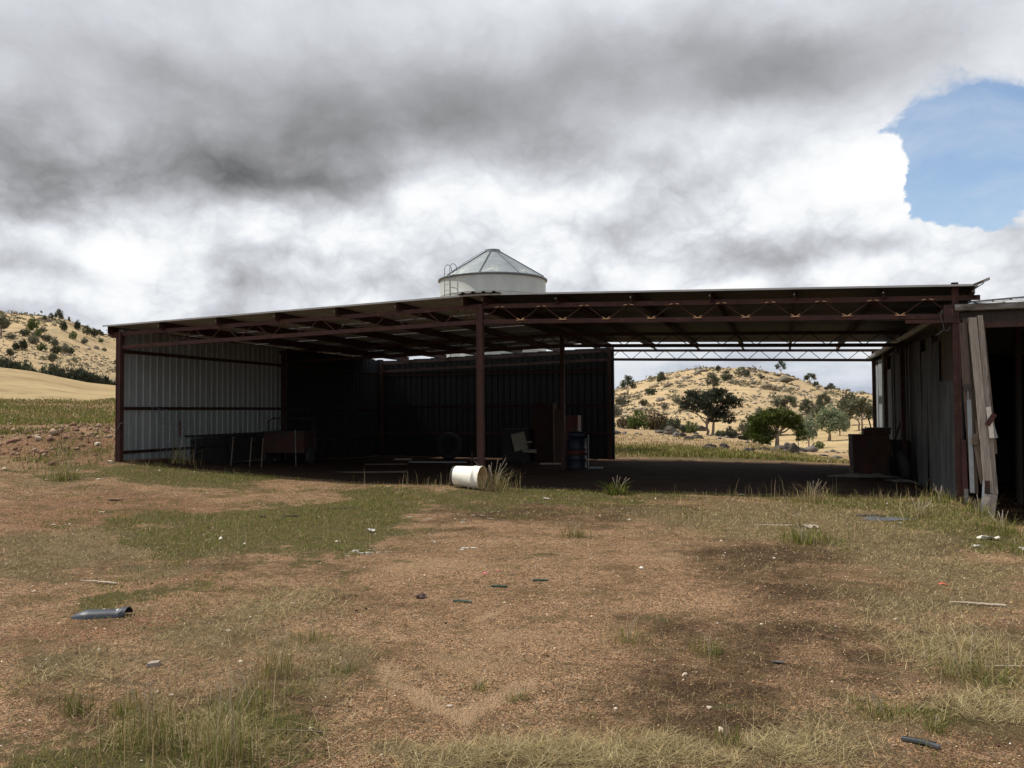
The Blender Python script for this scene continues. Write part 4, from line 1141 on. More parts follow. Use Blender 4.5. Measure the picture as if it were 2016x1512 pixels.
# sacking on the ground
def lumpy(name, cx, cy, w, d, amp, mat, lab, cat, rz=0, seed=3, nx=26, ny=12, thick=.012):
    V = []; F = []
    for j in range(ny + 1):
        for i in range(nx + 1):
            u = i / nx * 2 - 1; v_ = j / ny * 2 - 1
            e = 1 + .18 * math.sin(5 * math.atan2(v_, u) + seed) + .10 * math.sin(11 * math.atan2(v_, u) + 2 * seed)
            lx = u * w / 2 * e; ly = v_ * d / 2 * e
            X_ = cx + lx * math.cos(rz) - ly * math.sin(rz); Y_ = cy + lx * math.sin(rz) + ly * math.cos(rz)
            fall = (1 - u ** 4) * (1 - v_ ** 4)
            zz = float(gz(X_, Y_)) + .012 + amp * fall * (.55 + .9 * float(fbm(X_ + seed, Y_, .22, 3, seed)))
            V.append((X_ - cx, Y_ - cy, zz))
    m = nx + 1
    for j in range(ny):
        for i in range(nx): F.append((j * m + i, j * m + i + 1, (j + 1) * m + i + 1, (j + 1) * m + i))
    n_ = len(V); V += [(a, b_, c - thick) for a, b_, c in V]; F += [tuple(reversed([q + n_ for q in f])) for f in F]
    o = MB().add(V, F, True).build(name, mat); o.location = (cx, cy, 0)
    return finish(o, label=lab, category=cat)
lumpy('sacking', 8.0, 6.2, 1.5, .55, .07, 'sack', 'pale grey sacking spread on the ground in front of the rusted tank', 'sack', R(3))
lumpy('sacking', 8.75, 4.9, .75, .5, .06, 'sack', 'crumpled grey sheet on the ground at the foot of the old shed wall', 'sack', R(20), 7)
t = thing('worn_tyre', 'dark tyre leaning on the old shed wall behind the rusted tank', 'tyre', (8.82, 5.55, float(gz(8.82, 5.55)) + .36), 0)
MB().lathe([(.27 + .09 * math.cos(a_), .10 * math.sin(a_)) for a_ in np.linspace(0, 2 * math.pi, 13)], 28).xform(Matrix.Rotation(R(76), 4, 'Y')).build('tread', 'rubber', t)
t = thing('black_crate', 'dark crate with odds and ends wedged between the rusted tank and the wall', 'crate', (8.85, 7.5, float(gz(8.85, 7.5))), R(8))
MB().box(-.25, .25, -.4, .4, 0, .95).build('body', 'dark_paint', t)
MB().bar((-.1, -.3, .9), (.15, -.1, 1.5), .03, .05).build('stick', 'wood_brown', t)
MB().tube([(-.2, -.42, .5), (-.22, -.44, .65), (-.2, -.42, .85)], [.02, .04, .015], 6).build('rag', 'sack', t)

# ------------------------------------------------------------------ things lying on the yard
# the tub on its side in front of the middle post
x, y = .12, -1.02
z = float(gz(x, y))
t = thing('plastic_tub', 'large cream plastic tub lying on its side at the foot of the middle post', 'tub', (x, y, z + .222), YAW - R(23))
t.scale = (.84, 1, 1)
rot = Matrix.Rotation(R(90), 4, 'Y')
tilt = Matrix.Rotation(R(2.5), 4, 'Y')
MB().lathe([(0, -.40), (.175, -.40), (.19, -.385), (.196, -.34), (.214, .12), (.228, .13), (.232, .17), (.224, .18), (.226, .30), (.236, .305), (.236, .33)], 44).xform(tilt @ rot).build('shell', 'plastic_white', t)
MB().lathe([(.228, .33), (.214, .28), (.186, -.33), (0, -.345)], 44).xform(tilt @ rot).build('lining', 'plastic_inner', t)
MB().lathe([(.236, .33), (.233, .338), (.228, .33)], 44).xform(tilt @ rot).build('lip', 'plastic_inner', t)
MB().lathe([(0, -.41), (.165, -.415), (.195, -.40), (.203, -.37), (.2, -.355), (.196, -.375)], 40).xform(tilt @ rot).build('base_ring', 'black_iron', t)
MB().tube([(-.39, -.02, -.13), (-.46, -.05, -.15), (-.50, -.03, -.19)], [.02, .03, .012], 6).build('torn_strap', 'black_iron', t)

def rod(px, py, L, rz, bend=0.0, mat='green_stick', name='green_rod', lab='', cat='rod', r_=.008, group=None):
    x, y, z = put(px, py)
    pts = [(-L / 2, 0, 0), (0, bend * .2, .002), (L / 2, bend, -.001)]
    o = MB().tube([(a, b_, c + r_ + .004) for a, b_, c in pts], r_, 8).tube([(a * 1.0, b_, c + 2 * r_ + .003) for a, b_, c in (pts[0], pts[1])], r_ * .25, 4).build(name, mat)
    o.location = (x, y, z); o.rotation_euler = (0, 0, YAW + R(rz)); return finish(o, label=lab, category=cat, group=group)
rod(1064, 1145, .145, -3, 0, lab='short straight dark green rod farthest right of three on the bare soil', group='green rods on the bare soil')
rod(983, 1157, .148, -5, 0, lab='short straight dark green rod in the middle of three on the bare soil', group='green rods on the bare soil')
rod(911, 1186, .165, -4, -.045, lab='bent dark green rod nearest the camera on the bare soil', group='green rods on the bare soil')
def fallen_stick(px, py, L, rz, r_, lab, wob=.02, mat='wood_pale'):
    x, y, z = put(px, py)
    n_ = 12; rg = random.Random(int(px))
    pts = [(-L / 2 + L * k / n_, wob * math.sin(3.1 * k / n_ + 1) + rg.uniform(-.004, .004), r_ + .006 + rg.uniform(0, .004)) for k in range(n_ + 1)]
    o = MB().tube(pts, [r_ * (.45 + .6 * k / n_) for k in range(n_ + 1)], 7).build('fallen_stick', mat)
    o.location = (x, y, z); o.rotation_euler = (0, 0, YAW + R(rz)); return finish(o, label=lab, category='stick')
fallen_stick(193, 1150, .44, -12, .0105, 'bare pale stick lying on the red soil above the blue-black plastic piece', .03)
fallen_stick(575, 1447, .30, 8, .006, 'thin dark twig lying in the grass near the bottom edge', .03, 'wood_brown')
fallen_stick(1925, 1195, .40, -14, .012, 'thin pale stick in the dry grass near the right edge', .03)
fallen_stick(1540, 1038, .75, -4, .012, 'long pale stick in the dry grass left of the bark piece', .05)
fallen_stick(668, 1003, .5, 22, .012, 'short dark stick at the right edge of the green patch', .04, 'wood_brown')
fallen_stick(1985, 1320, .30, 40, .006, 'curled pale stem at the right edge of the yard', .10)

# blue-black moulded plastic piece
x, y, z = put(196, 1216)
t = thing('plastic_guard', 'scuffed blue-black moulded plastic piece lying on the red soil', 'plastic piece', (x, y, z), YAW + R(4))
NX, NY = 40, 14; V = []
def guard(u, v):
    lx = -.215 + .43 * u
    half = .085 * math.sin(math.pi * min(u * 1.25 + .08, .5)) if u < .34 else .085 * (1 - .30 * (u - .34))
    if u > .88: half *= 1.0
    zz = .062 * (1 - (2 * v - 1) ** 2) ** .6 * (math.sin(math.pi * min(u * 1.3 + .05, .5))) * (1 - .15 * u)
    if u > .82: zz += .016 * sstep(.82, .9, u)
    return (lx + (.02 * (v - .5) if u > .9 else 0), (2 * v - 1) * half + .02 * u, .004 + zz)
V = [guard(i / NX, j / NY) for j in range(NY + 1) for i in range(NX + 1)]
m_ = NX + 1
F = [(j * m_ + i, j * m_ + i + 1, (j + 1) * m_ + i + 1, (j + 1) * m_ + i) for j in range(NY) for i in range(NX)]
n_ = len(V)
gb = MB().add([tuple(map(float, q)) for q in V], F, True).add([(float(a), float(b_), float(c) - .005) for a, b_, c in V], [tuple(reversed(f)) for f in F], True)
gb.build('shell', 'plastic_blue', t)
def patch_on(u0, u1, v0, v1, name):
    v = [tuple(float(c) for c in guard(u, w)) for w in np.linspace(v0, v1, 4) for u in np.linspace(u0, u1, 5)]
    v = [(a, b_, c + .0015) for a, b_, c in v]
    MB().add(v, [(j * 5 + i, j * 5 + i + 1, (j + 1) * 5 + i + 1, (j + 1) * 5 + i) for j in range(3) for i in range(4)]).build(name, 'pale_mark', t)  # pale patch laid just above the shell
patch_on(.80, .835, .30, .62, 'pale_patch'); patch_on(.74, .81, .60, .68, 'pale_patch'); patch_on(.42, .52, .74, .80, 'pale_patch')

def flake(px, py, w, d, mat, name, lab, cat, seed=1, rz=0, curl=.012, group=None):
    """thin irregular scrap with a curled edge"""
    x, y, z = put(px, py); rg = random.Random(seed)
    n_ = 14; rim = []
    for k in range(n_):
        a = 2 * math.pi * k / n_; e = rg.uniform(.72, 1.15)
        rim.append((math.cos(a) * w / 2 * e, math.sin(a) * d / 2 * e, .006 + curl * rg.random()))
    v = [(0, 0, .008 + curl * .6)] + [(a * .55, b_ * .55, .006 + curl * rg.random()) for a, b_, c in rim] + rim
    f = [(0, 1 + k, 1 + (k + 1) % n_) for k in range(n_)] + [(1 + k, 1 + n_ + k, 1 + n_ + (k + 1) % n_, 1 + (k + 1) % n_) for k in range(n_)]
    m = len(v); v2 = v + [(a, b_, c - .003) for a, b_, c in v]
    f2 = f + [tuple(reversed([q + m for q in g])) for g in f] + [(1 + n_ + k, m + 1 + n_ + k, m + 1 + n_ + (k + 1) % n_, 1 + n_ + (k + 1) % n_) for k in range(n_)]
    o = MB().add(v2, f2).build(name, mat); o.location = (x, y, z); o.rotation_euler = (0, 0, YAW + R(rz))
    return finish(o, label=lab, category=cat, group=group)
flake(957, 1131, .065, .035, 'pink', 'plastic_scrap', 'pink plastic scrap on the bare soil above the green rods', 'scrap', 2)
flake(979, 1126, .030, .02, 'pink', 'plastic_scrap', 'tiny pale pink scrap just right of the larger pink one', 'scrap', 3)
flake(1856, 1152, .075, .045, 'orange', 'plastic_scrap', 'small orange-red plastic scrap in the dry grass on the right', 'scrap', 4, -30)
flake(828, 1178, .115, .08, 'wrapper', 'paper_wrapper', 'crumpled brown wrapper on the bare soil left of the green rods', 'wrapper', 5, 20, .03)
flake(701, 1206, .035, .03, 'dung', 'dung_pellet', 'left one of a pair of small black droppings on bare soil', 'dropping', 6, 0, .02)
flake(720, 1201, .028, .025, 'dung', 'dung_pellet', 'right one of a pair of small black droppings on bare soil', 'dropping', 7, 0, .02)
flake(878, 1231, .028, .022, 'dung', 'dung_pellet', 'lone small black dropping in the middle of the bare soil', 'dropping', 8, 0, .02)
flake(1948, 1063, .27, .11, 'paper', 'torn_sheet', 'torn white plastic sheet by the grass bank on the right', 'sheet', 9, -24, .05)
flake(1924, 1078, .10, .06, 'paper', 'paper_scrap', 'small white scrap beside the torn sheet', 'scrap', 10, 0, .03)
flake(2012, 1083, .10, .07, 'paper', 'paper_scrap', 'white scrap at the right edge near the old shed', 'scrap', 11, 0, .03)
flake(1594, 1040, .26, .13, 'wood_pale', 'bark_piece', 'curled piece of pale bark in the dry grass', 'bark', 12, -25, .05)
flake(1531, 1306, .085, .05, 'mat', 'slate_flake', 'flat grey flake in the dry grass right of centre', 'flake', 13, -8, .012)
flake(1460, 975, .11, .05, 'paper', 'paper_scrap', 'white scrap at the edge of the shed shadow', 'scrap', 14, 0, .02)
flake(1075, 983, .16, .07, 'paper', 'paper_scrap', 'pale scrap right of the tub below the dry tussock', 'scrap', 15, 0, .02)
flake(732, 1048, .13, .09, 'paper', 'paper_scrap', 'curled white scrap in the green patch', 'scrap', 16, 10, .05)
flake(200, 1010, .12, .06, 'stone', 'bark_piece', 'pale chip on the red soil at the upper left', 'bark', 17, 0, .02)
flake(518, 1019, .10, .07, 'mat', 'plastic_scrap', 'pale grey scrap at the top of the green patch', 'scrap', 18, 0, .03)
flake(572, 1018, .30, .07, 'dung', 'bark_piece', 'dark strip of bark in the green patch', 'bark', 19, 5, .02)
flake(228, 986, .30, .09, 'dung', 'bark_piece', 'dark strip of bark on the red soil', 'bark', 20, 8, .02)
rg = random.Random(44)
for k in range(16):
    px = 760 + rg.gauss(-45, 30); py = 1089 + rg.gauss(0, 5)
    flake(px, py, rg.uniform(.03, .09), rg.uniform(.012, .025), 'paper', 'bone_splinter', 'white splinter in the scatter below the green patch', 'splinter', 50 + k, rg.uniform(-20, 20), .008, 'white splinters below the green patch')
for k in range(12):
    px = 925 + rg.gauss(0, 60); py = 1020 + rg.gauss(0, 6)
    if k > 7: px, py = 910 + rg.gauss(0, 15), 1081 + rg.gauss(0, 3)
    flake(px, py, rg.uniform(.03, .11), rg.uniform(.012, .025), 'paper', 'bone_splinter', 'white splinter on the brown soil below the tub', 'splinter', 80 + k, rg.uniform(-20, 20), .008, 'white splinters below the tub')
lumpy('rubber_mat', *spot(1748, 1024)[:2], .62, .26, .035, 'mat', 'dark sheet remnant half buried in dry grass near the old shed', 'mat', YAW - R(8), 4)
lumpy('rubber_mat', *spot(1712, 1016)[:2], .40, .12, .02, 'rubber', 'narrow black strip behind the dark sheet remnant', 'mat', YAW - R(4), 9)
x, y, z = put(1812, 1466)
t = thing('rubber_strip', 'short grey-black rubber strip lying on the soil at the lower right', 'strip', (x, y, z), YAW - R(38))
MB().bar((-.085, 0, .012), (.02, .004, .016), .026, .012, (0, 0, 1)).bar((.02, .004, .016), (.085, -.006, .010), .026, .012).build('strip_body', 'mat', t)
MB().bar((-.08, .010, .019), (.07, .010, .022), .004, .004).build('strip_ridge', 'rubber', t)
x, y, z = put(302, 1311)
o = MB().add([(-.04, -.03, 0), (.035, -.034, 0), (.045, .03, 0), (-.03, .036, 0), (-.034, -.024, .022), (.03, -.028, .026), (.038, .024, .028), (-.024, .03, .02)], [(3, 2, 1, 0), (4, 5, 6, 7), (0, 1, 5, 4), (1, 2, 6, 5), (2, 3, 7, 6), (3, 0, 4, 7)]).build('flat_stone', 'tile')
o.location = (x, y, z); o.rotation_euler = (0, 0, .6); finish(o, label='squarish flat brown stone on the red soil at the lower left', category='stone')

# loose pale stones that stand out
def rock_mesh(seed, sub=2, flat=.6, rough_=.25):
    import bmesh
    bm = bmesh.new(); bmesh.ops.create_icosphere(bm, subdivisions=sub, radius=1.0)
    rg = random.Random(seed); ox = rg.uniform(0, 99)
    for v in bm.verts:
        n_ = v.co.normalized()
        k = 1 + rough_ * float(fbm(n_.x * 1.3 + ox, n_.y * 1.3 + n_.z * 1.7, 1.0, 3, seed)) * 1.6
        # a few chopped planes give broken faces
        v.co = n_ * k
    for _ in range(5):
        d = Vector((rg.gauss(0, 1), rg.gauss(0, 1), rg.gauss(0, .7))).normalized(); c = rg.uniform(.62, .85)
        for v in bm.verts:
            e = v.co.dot(d)
            if e > c: v.co -= d * (e - c) * .85
    for v in bm.verts: v.co.z *= flat
    me = bpy.data.meshes.new('rock'); bm.to_mesh(me); bm.free()
    return me
ROCKS = [rock_mesh(s, 3, f, .35) for s, f in ((1, .6), (2, .5), (3, .7), (4, .45))]
SMALL = [rock_mesh(s, 1, f, .3) for s, f in ((11, .6), (12, .5), (13, .7))]
for k, (px, py, s, lab) in enumerate(((195, 945, .055, 'pale stone in the grass strip left of the wall'), (92, 946, .05, 'pale stone in thin grass at the upper left'), (450, 1244, .022, 'rounded tan stone in straw below the green patch'),
                         (474, 1305, .024, 'reddish stone among the tall grass'), (885, 1392, .022, 'cream stone on the gravel near the bottom'), (1419, 1439, .022, 'white stone at the lower right of centre'),
                         (576, 1190, .026, 'tan stone in the straw at left'), (310, 1363, .016, 'small white stone at the lower left'), (1348, 1331, .022, 'cream stone right of the bare soil'), (1396, 1395, .02, 'reddish stone in dark soil at lower right'),
                         (337, 1370, .018, 'tan stone by the tall grass'), (612, 1436, .012, 'tiny white stone beside the tall grass'), (1212, 1398, .020, 'cream stone on the gravel right of centre'),
                         (18, 836, .20, 'white stone on the red bank edge'), (76, 867, .22, 'pale stone on the lip of the hollow'), (22, 834, .12, 'white stone in the far grass'), (192, 877, .26, 'dark red stone on the bank beside the post'), (218, 911, .12, 'pale stone at the foot of the left post'),
                         (1500, 1230, .018, 'white stone in brown soil at right'), (105, 1035, .035, 'pale chip of stone on the left'), (137, 1034, .03, 'white chip of stone on the left'))):
    x, y, z = put(px, py)
    s = max(s * (.55 if s > .1 else 1.0), 1.8 * scale_at(x, y))
    me = SMALL[k % 3]; o = bpy.data.objects.new('loose_stone', me.copy() if False else me)
    COL.objects.link(o); o.location = (x, y, z + s * .25); o.scale = (s, s * .8, s); o.rotation_euler = (0, 0, k * 1.7)
    finish(o, label=lab, category='stone')
for me in SMALL: me.materials.append(M['stone'])
for me in ROCKS: me.materials.append(M['rock'])

def boulder(px, py, wpx, hpx, k, lab, mat='rock', group=None, sink=.3):
    x, y, z = put(px, py); s = scale_at(x, y)
    me = ROCKS[k % 4]
    if mat != 'rock':
        me = me.copy(); me.materials.clear(); me.materials.append(M[mat])
    o = bpy.data.objects.new('boulder', me); COL.objects.link(o)
    W_ = wpx * s / 2; H_ = hpx * s / 1.1
    o.scale = (W_, W_ * .8, H_); o.location = (x, y, z + H_ * .2); o.rotation_euler = (0, 0, YAW + (k * 2.6 % 1.2) - .6)
    return finish(o, label=lab, category='boulder', group=group)
BL_ = [(1322, 856, 38, 20, 'large grey boulder left of the big gum tree'), (1298, 853, 24, 11, 'flat grey boulder at the left end of the rock line'), (1338, 860, 24, 10, 'low rock against the large grey boulder'),
       (1372, 863, 26, 12, 'dark boulder below and left of the big gum tree'), (1358, 866, 24, 9, 'low dark rock in the paddock'), (1343, 843, 26, 12, 'rock heap under the small green shrub'), (1378, 848, 24, 12, 'dark rock at the foot of the big gum tree'),
       (1399, 884, 27, 17, 'left one of the two rounded boulders in the near paddock'), (1427, 884, 23, 14, 'right one of the two rounded boulders in the near paddock'), (1432, 858, 50, 12, 'long dark rock ledge right of the big gum tree'),
       (1475, 890, 22, 10, 'low grey boulder at the left of the outcrop'), (1500, 886, 34, 9, 'flat slab of the rock outcrop'), (1524, 889, 26, 7, 'thin slab in front of the outcrop'), (1536, 886, 26, 16, 'dark boulder at the foot of the spreading tree'),
       (1556, 893, 32, 24, 'largest dark boulder of the outcrop right of the spreading tree'), (1572, 884, 22, 6, 'flat rock right of the outcrop'), (1583, 890, 20, 8, 'flat pale rock at the right end of the outcrop'),
       (1455, 862, 30, 8, 'low rock on the skyline of the near slope'), (1620, 898, 18, 4, 'low stone in the cured grass near the tank')]
for k, (px, py, w, h, lab) in enumerate(BL_): boulder(px, py, w, h, k, lab)
for k, (px, py, w, h, lab) in enumerate(((1380, 732, 26, 9, 'rock cluster on the left shoulder of the hilltop'), (1372, 738, 16, 8, 'rounded rock on the left shoulder of the hilltop'), (1484, 733, 14, 7, 'rock on the top of the hill'), (1550, 741, 16, 6, 'dark rock right of the lone hilltop tree'),
                                         (1568, 747, 12, 5, 'small dark rock on the right ridge'), (96, 634, 14, 8, 'reddish rock on the crest of the left hill'), (190, 688, 14, 12, 'dark boulder on the slope of the left hill'), (135, 700, 10, 5, 'small rock on the left hillside'),
                                         (1350, 745, 18, 7, 'rocks under the hilltop shrubs at left'), (1300, 790, 20, 8, 'dark rock on the left flank of the hill'))):
    boulder(px, py, w, h, k + 1, lab, 'rock_warm')

# ------------------------------------------------------------------ trees and shrubs
G_DARK, G_GUM, G_PALE, G_BRIGHT, G_BROWN, G_LITE = (.050, .058, .034), (.085, .095, .058), (.21, .235, .15), (.085, .115, .030), (.125, .095, .055), (.13, .165, .06)
nrng = np.random.default_rng(7)
def crown(name, lobes, clumps, leaves, cr_, leaf, col, parent, seed, shell=.5, jitter=.22, droop=0.0):
    rg = np.random.default_rng(seed)
    L = np.array([l[:6] for l in lobes], float)
    vol = (L[:, 3] * L[:, 4] * L[:, 5]) ** .7
    pick = rg.choice(len(L), clumps, p=vol / vol.sum())
    d = rg.normal(size=(clumps, 3)); d /= np.linalg.norm(d, axis=1)[:, None]
    rad = shell + (1 - shell) * rg.random(clumps) ** .7
    C = L[pick, :3] + d * L[pick, 3:6] * rad[:, None]
    cs = rg.uniform(.6, 1.25, clumps)
    tone = np.clip(rg.normal(1, jitter, (clumps, 1)), .5, 1.7) * (1 + rg.normal(0, .05, (clumps, 3)))
    N = clumps * leaves
    ci = np.repeat(np.arange(clumps), leaves)
    off = rg.normal(size=(N, 3)) * (cr_ * cs[ci] * .55)[:, None]; off[:, 2] *= .75; off[:, 2] -= droop * rg.random(N) * cr_
    P = C[ci] + off
    a = rg.normal(size=(N, 3)); a[:, 2] -= .5; a /= np.linalg.norm(a, axis=1)[:, None]
    b_ = rg.normal(size=(N, 3)); b_ -= a * (a * b_).sum(1)[:, None]; b_ /= np.linalg.norm(b_, axis=1)[:, None]
    s = leaf * rg.uniform(.6, 1.3, N)[:, None]
    V = np.stack([P - a * s, P + b_ * s * .42, P + a * s, P - b_ * s * .42], 1).reshape(-1, 3)
    tint = np.repeat(np.array(col) * tone[ci] * rg.uniform(.8, 1.2, (N, 1)), 4, 0)
    idx = np.arange(N * 4)
    return mesh_np(name, V, idx, np.arange(N) * 4, np.full(N, 4), M['leaf'], parent, np.clip(tint, 0, 1))

def limbs(name, segs, parent, mat='bark'):
    mb = MB()
    for pts, r0, r1 in segs:
        n_ = len(pts); mb.tube(pts, [r0 + (r1 - r0) * k / (n_ - 1) for k in range(n_)], 7, cap=False)
    return mb.build(name, mat, parent)

def wander(p, q, n_, amp, rg):
    p = Vector(p); q = Vector(q)
    return [p.lerp(q, k / n_) + Vector((rg.uniform(-amp, amp), rg.uniform(-amp, amp), rg.uniform(-amp, amp) * .5)) * (0 if k == 0 else 1) for k in range(n_ + 1)]

def make_tree(name, label, cat, h, lobes, col, seed, clumps, leaves, cr_, leaf, fork=.35, trunk_r=.03, stems=1, shell=.5, group=None, droop=0.0, jitter=.22):
    """a tree of height h; lobes are given for height 1 and scaled"""
    rg = random.Random(seed)
    t = thing(name, label, cat, (0, 0, 0), 0, group)
    lb = [tuple(c * h for c in l) for l in lobes]
    segs = []
    for s in range(stems):
        bx_ = (s - (stems - 1) / 2) * .05 * h
        f_ = Vector((bx_ * 1.6 + rg.uniform(-.03, .03) * h, rg.uniform(-.03, .03) * h, fork * h * rg.uniform(.85, 1.15)))
        segs.append((wander((bx_, 0, -.3), f_, 5, .015 * h, rg), trunk_r * h, trunk_r * h * .7))
        for i, l in enumerate(lb):
            if i % stems != s: continue
            c = Vector(l[:3])
            pts = wander(f_, c, 5, .02 * h, rg)
            segs.append((pts, trunk_r * h * .5, trunk_r * h * .12))
            for _ in range(3):
                e = c + Vector((rg.uniform(-1, 1) * l[3], rg.uniform(-1, 1) * l[4], rg.uniform(-.3, .9) * l[5])) * .85
                segs.append((wander(pts[3], e, 3, .015 * h, rg), trunk_r * h * .22, trunk_r * h * .05))
    limbs('trunk', segs, t)
    crown('crown', lb, clumps, leaves, cr_ * h, leaf * h, col, t, seed, shell, jitter, droop)
    return t

def stand(t, px, py, hpx, hnat, rz=0, r=None, wide=1.0):
    """set a tree on the ground where photo column px meets it, and size it"""
    if r is None: x, y, z = put(px, py)
    else:
        x, y = along(px, r); z = float(gz(x, y))
    s = scale_at(x, y) * hpx / hnat
    t.location = (x, y, z - .05 * s * hnat); t.scale = (s * wide, s * wide, s); t.rotation_euler = (0, 0, rz)
    return t

# the big gum on the near slope
big = make_tree('gum_tree', 'big dark gum with twin pale trunks and wide open crown on the near slope', 'tree', 6.5,
                [(-.38, 0, .70, .17, .2, .15), (-.30, .1, .86, .16, .18, .12), (-.05, 0, .62, .2, .2, .14), (0, .05, .84, .2, .22, .15), (.24, 0, .80, .2, .2, .16), (.42, .05, .72, .16, .18, .12), (.20, .1, .55, .17, .2, .14), (.30, -.1, .40, .14, .15, .10), (.08, 0, .42, .12, .15, .1), (-.16, -.1, .74, .15, .15, .12), (.12, 0, .95, .14, .15, .05), (-.48, .1, .62, .08, .1, .09)],
                (.040, .047, .030), 3, 430, 30, .046, .021, .30, .030, 2, .35)
stand(big, 1397, 853, 100, 6.5, YAW, 97, 1.12)
# the spreading dark tree
umb = make_tree('spreading_tree', 'flat-topped spreading tree with dense bright green crown and dark bent limbs', 'tree', 6.0,
                [(-.38, 0, .70, .20, .22, .13), (-.15, 0, .84, .22, .25, .13), (.10, 0, .88, .22, .25, .11), (.32, 0, .76, .20, .22, .13), (.46, .1, .58, .16, .18, .15), (-.50, 0, .62, .12, .15, .12), (.05, .2, .74, .3, .2, .13), (-.28, .1, .52, .22, .2, .14), (-.34, 0, .30, .26, .2, .16), (.52, 0, .36, .12, .14, .17), (-.12, .1, .38, .18, .2, .14), (-.50, .1, .42, .16, .2, .16), (.30, .1, .62, .22, .2, .12), (0, 0, .68, .30, .25, .14)],
                (.062, .084, .016), 5, 820, 28, .055, .022, .32, .055, 1, .45, jitter=.28)
stand(umb, 1530, 882, 84, 6.0, YAW, None, 1.08)
spare = make_tree('gum_tree', 'thin sparse gum with several bare stems between the two big trees', 'tree', 5.0,
                  [(-.25, 0, .70, .2, .2, .12), (.05, 0, .85, .25, .2, .12), (.3, 0, .72, .2, .2, .14), (-.4, 0, .5, .12, .15, .10), (.42, 0, .5, .12, .15, .10)], (.095, .085, .055), 9, 110, 16, .07, .028, .3, .018, 4, .3)
stand(spare, 1455, 866, 52, 5.0, YAW, 112, 1.1)

# prototypes: (name, category, natural height, builder arguments)
def P_round(col, seed, **k): return dict(lobes=[(-.2, 0, .6, .24, .25, .22), (.2, .05, .62, .24, .25, .24), (0, 0, .8, .24, .25, .18), (.05, -.2, .45, .25, .2, .2), (-.3, .1, .42, .16, .2, .14), (.33, 0, .42, .14, .18, .15)], col=col, seed=seed, **k)
def P_open(col, seed, **k): return dict(lobes=[(-.22, 0, .62, .2, .2, .16), (.22, .05, .7, .2, .2, .16), (0, 0, .86, .18, .2, .12), (.3, -.1, .48, .14, .15, .1), (-.3, .1, .45, .12, .15, .1)], col=col, seed=seed, **k)
def P_low(col, seed, **k): return dict(lobes=[(-.45, 0, .4, .4, .4, .36), (.4, .05, .42, .42, .4, .36), (0, 0, .58, .45, .4, .38), (.1, -.3, .35, .4, .3, .3)], col=col, seed=seed, **k)
protos = {}
def proto(key, name, cat, d, clumps, leaves, cr_=.09, leaf=.05, fork=.25, trunk_r=.03, stems=1, shell=.4):
    protos[key] = ('new', name, cat, d, clumps, leaves, cr_, leaf, fork, trunk_r, stems, shell)
proto('pale', 'gum_tree', 'tree', P_round(G_PALE, 21), 170, 20, .08, .035, .3, .035)
proto('pale2', 'gum_tree', 'tree', P_round((.18, .21, .125), 22), 170, 20, .08, .035, .28, .035, 2)
proto('dark', 'gum_tree', 'tree', P_round(G_GUM, 23), 150, 20, .08, .035, .3, .035)
proto('open', 'gum_tree', 'tree', P_open(G_GUM, 24), 100, 16, .075, .04, .35, .03, 2)
proto('olive', 'gum_tree', 'tree', P_open((.12, .12, .075), 25), 120, 18, .08, .04, .33, .03, 2)
proto('bush', 'shrub', 'shrub', P_low(G_GUM, 26), 110, 16, .13, .07, .15, .04, 3)
proto('bush_dark', 'shrub', 'shrub', P_low((.055, .062, .040), 27), 110, 16, .13, .07, .15, .04, 3)
proto('bush_green', 'shrub', 'shrub', P_low(G_BRIGHT, 28), 110, 16, .13, .07, .15, .04, 3)
proto('bush_lite', 'shrub', 'shrub', P_low(G_LITE, 29), 110, 16, .13, .07, .15, .04, 3)
proto('bush_brown', 'shrub', 'shrub', P_low(G_BROWN, 30), 110, 16, .13, .07, .15, .04, 3)
proto('bush_grey', 'shrub', 'shrub', P_low((.13, .13, .095), 31), 100, 14, .13, .07, .15, .04, 3)
pr_ = random.Random(12)
def plant(key, px, py, hpx, label, r=None, wide=1.0, group=None):
    st = protos[key]
    if st[0] == 'new':
        _, name, cat, d, clumps, leaves, cr_, leaf, fork, tr, stems, shell = st
        t = make_tree(name, label, cat, 5.0, d['lobes'], d['col'], d['seed'], clumps, leaves, cr_, leaf, fork, tr, stems, shell, group)
        protos[key] = ('old', t)
    else:
        t = copy_thing(st[1], (0, 0, 0), 0, label, None, group)
    return stand(t, px, py, hpx, 5.0, pr_.uniform(0, 6.28), r, wide)
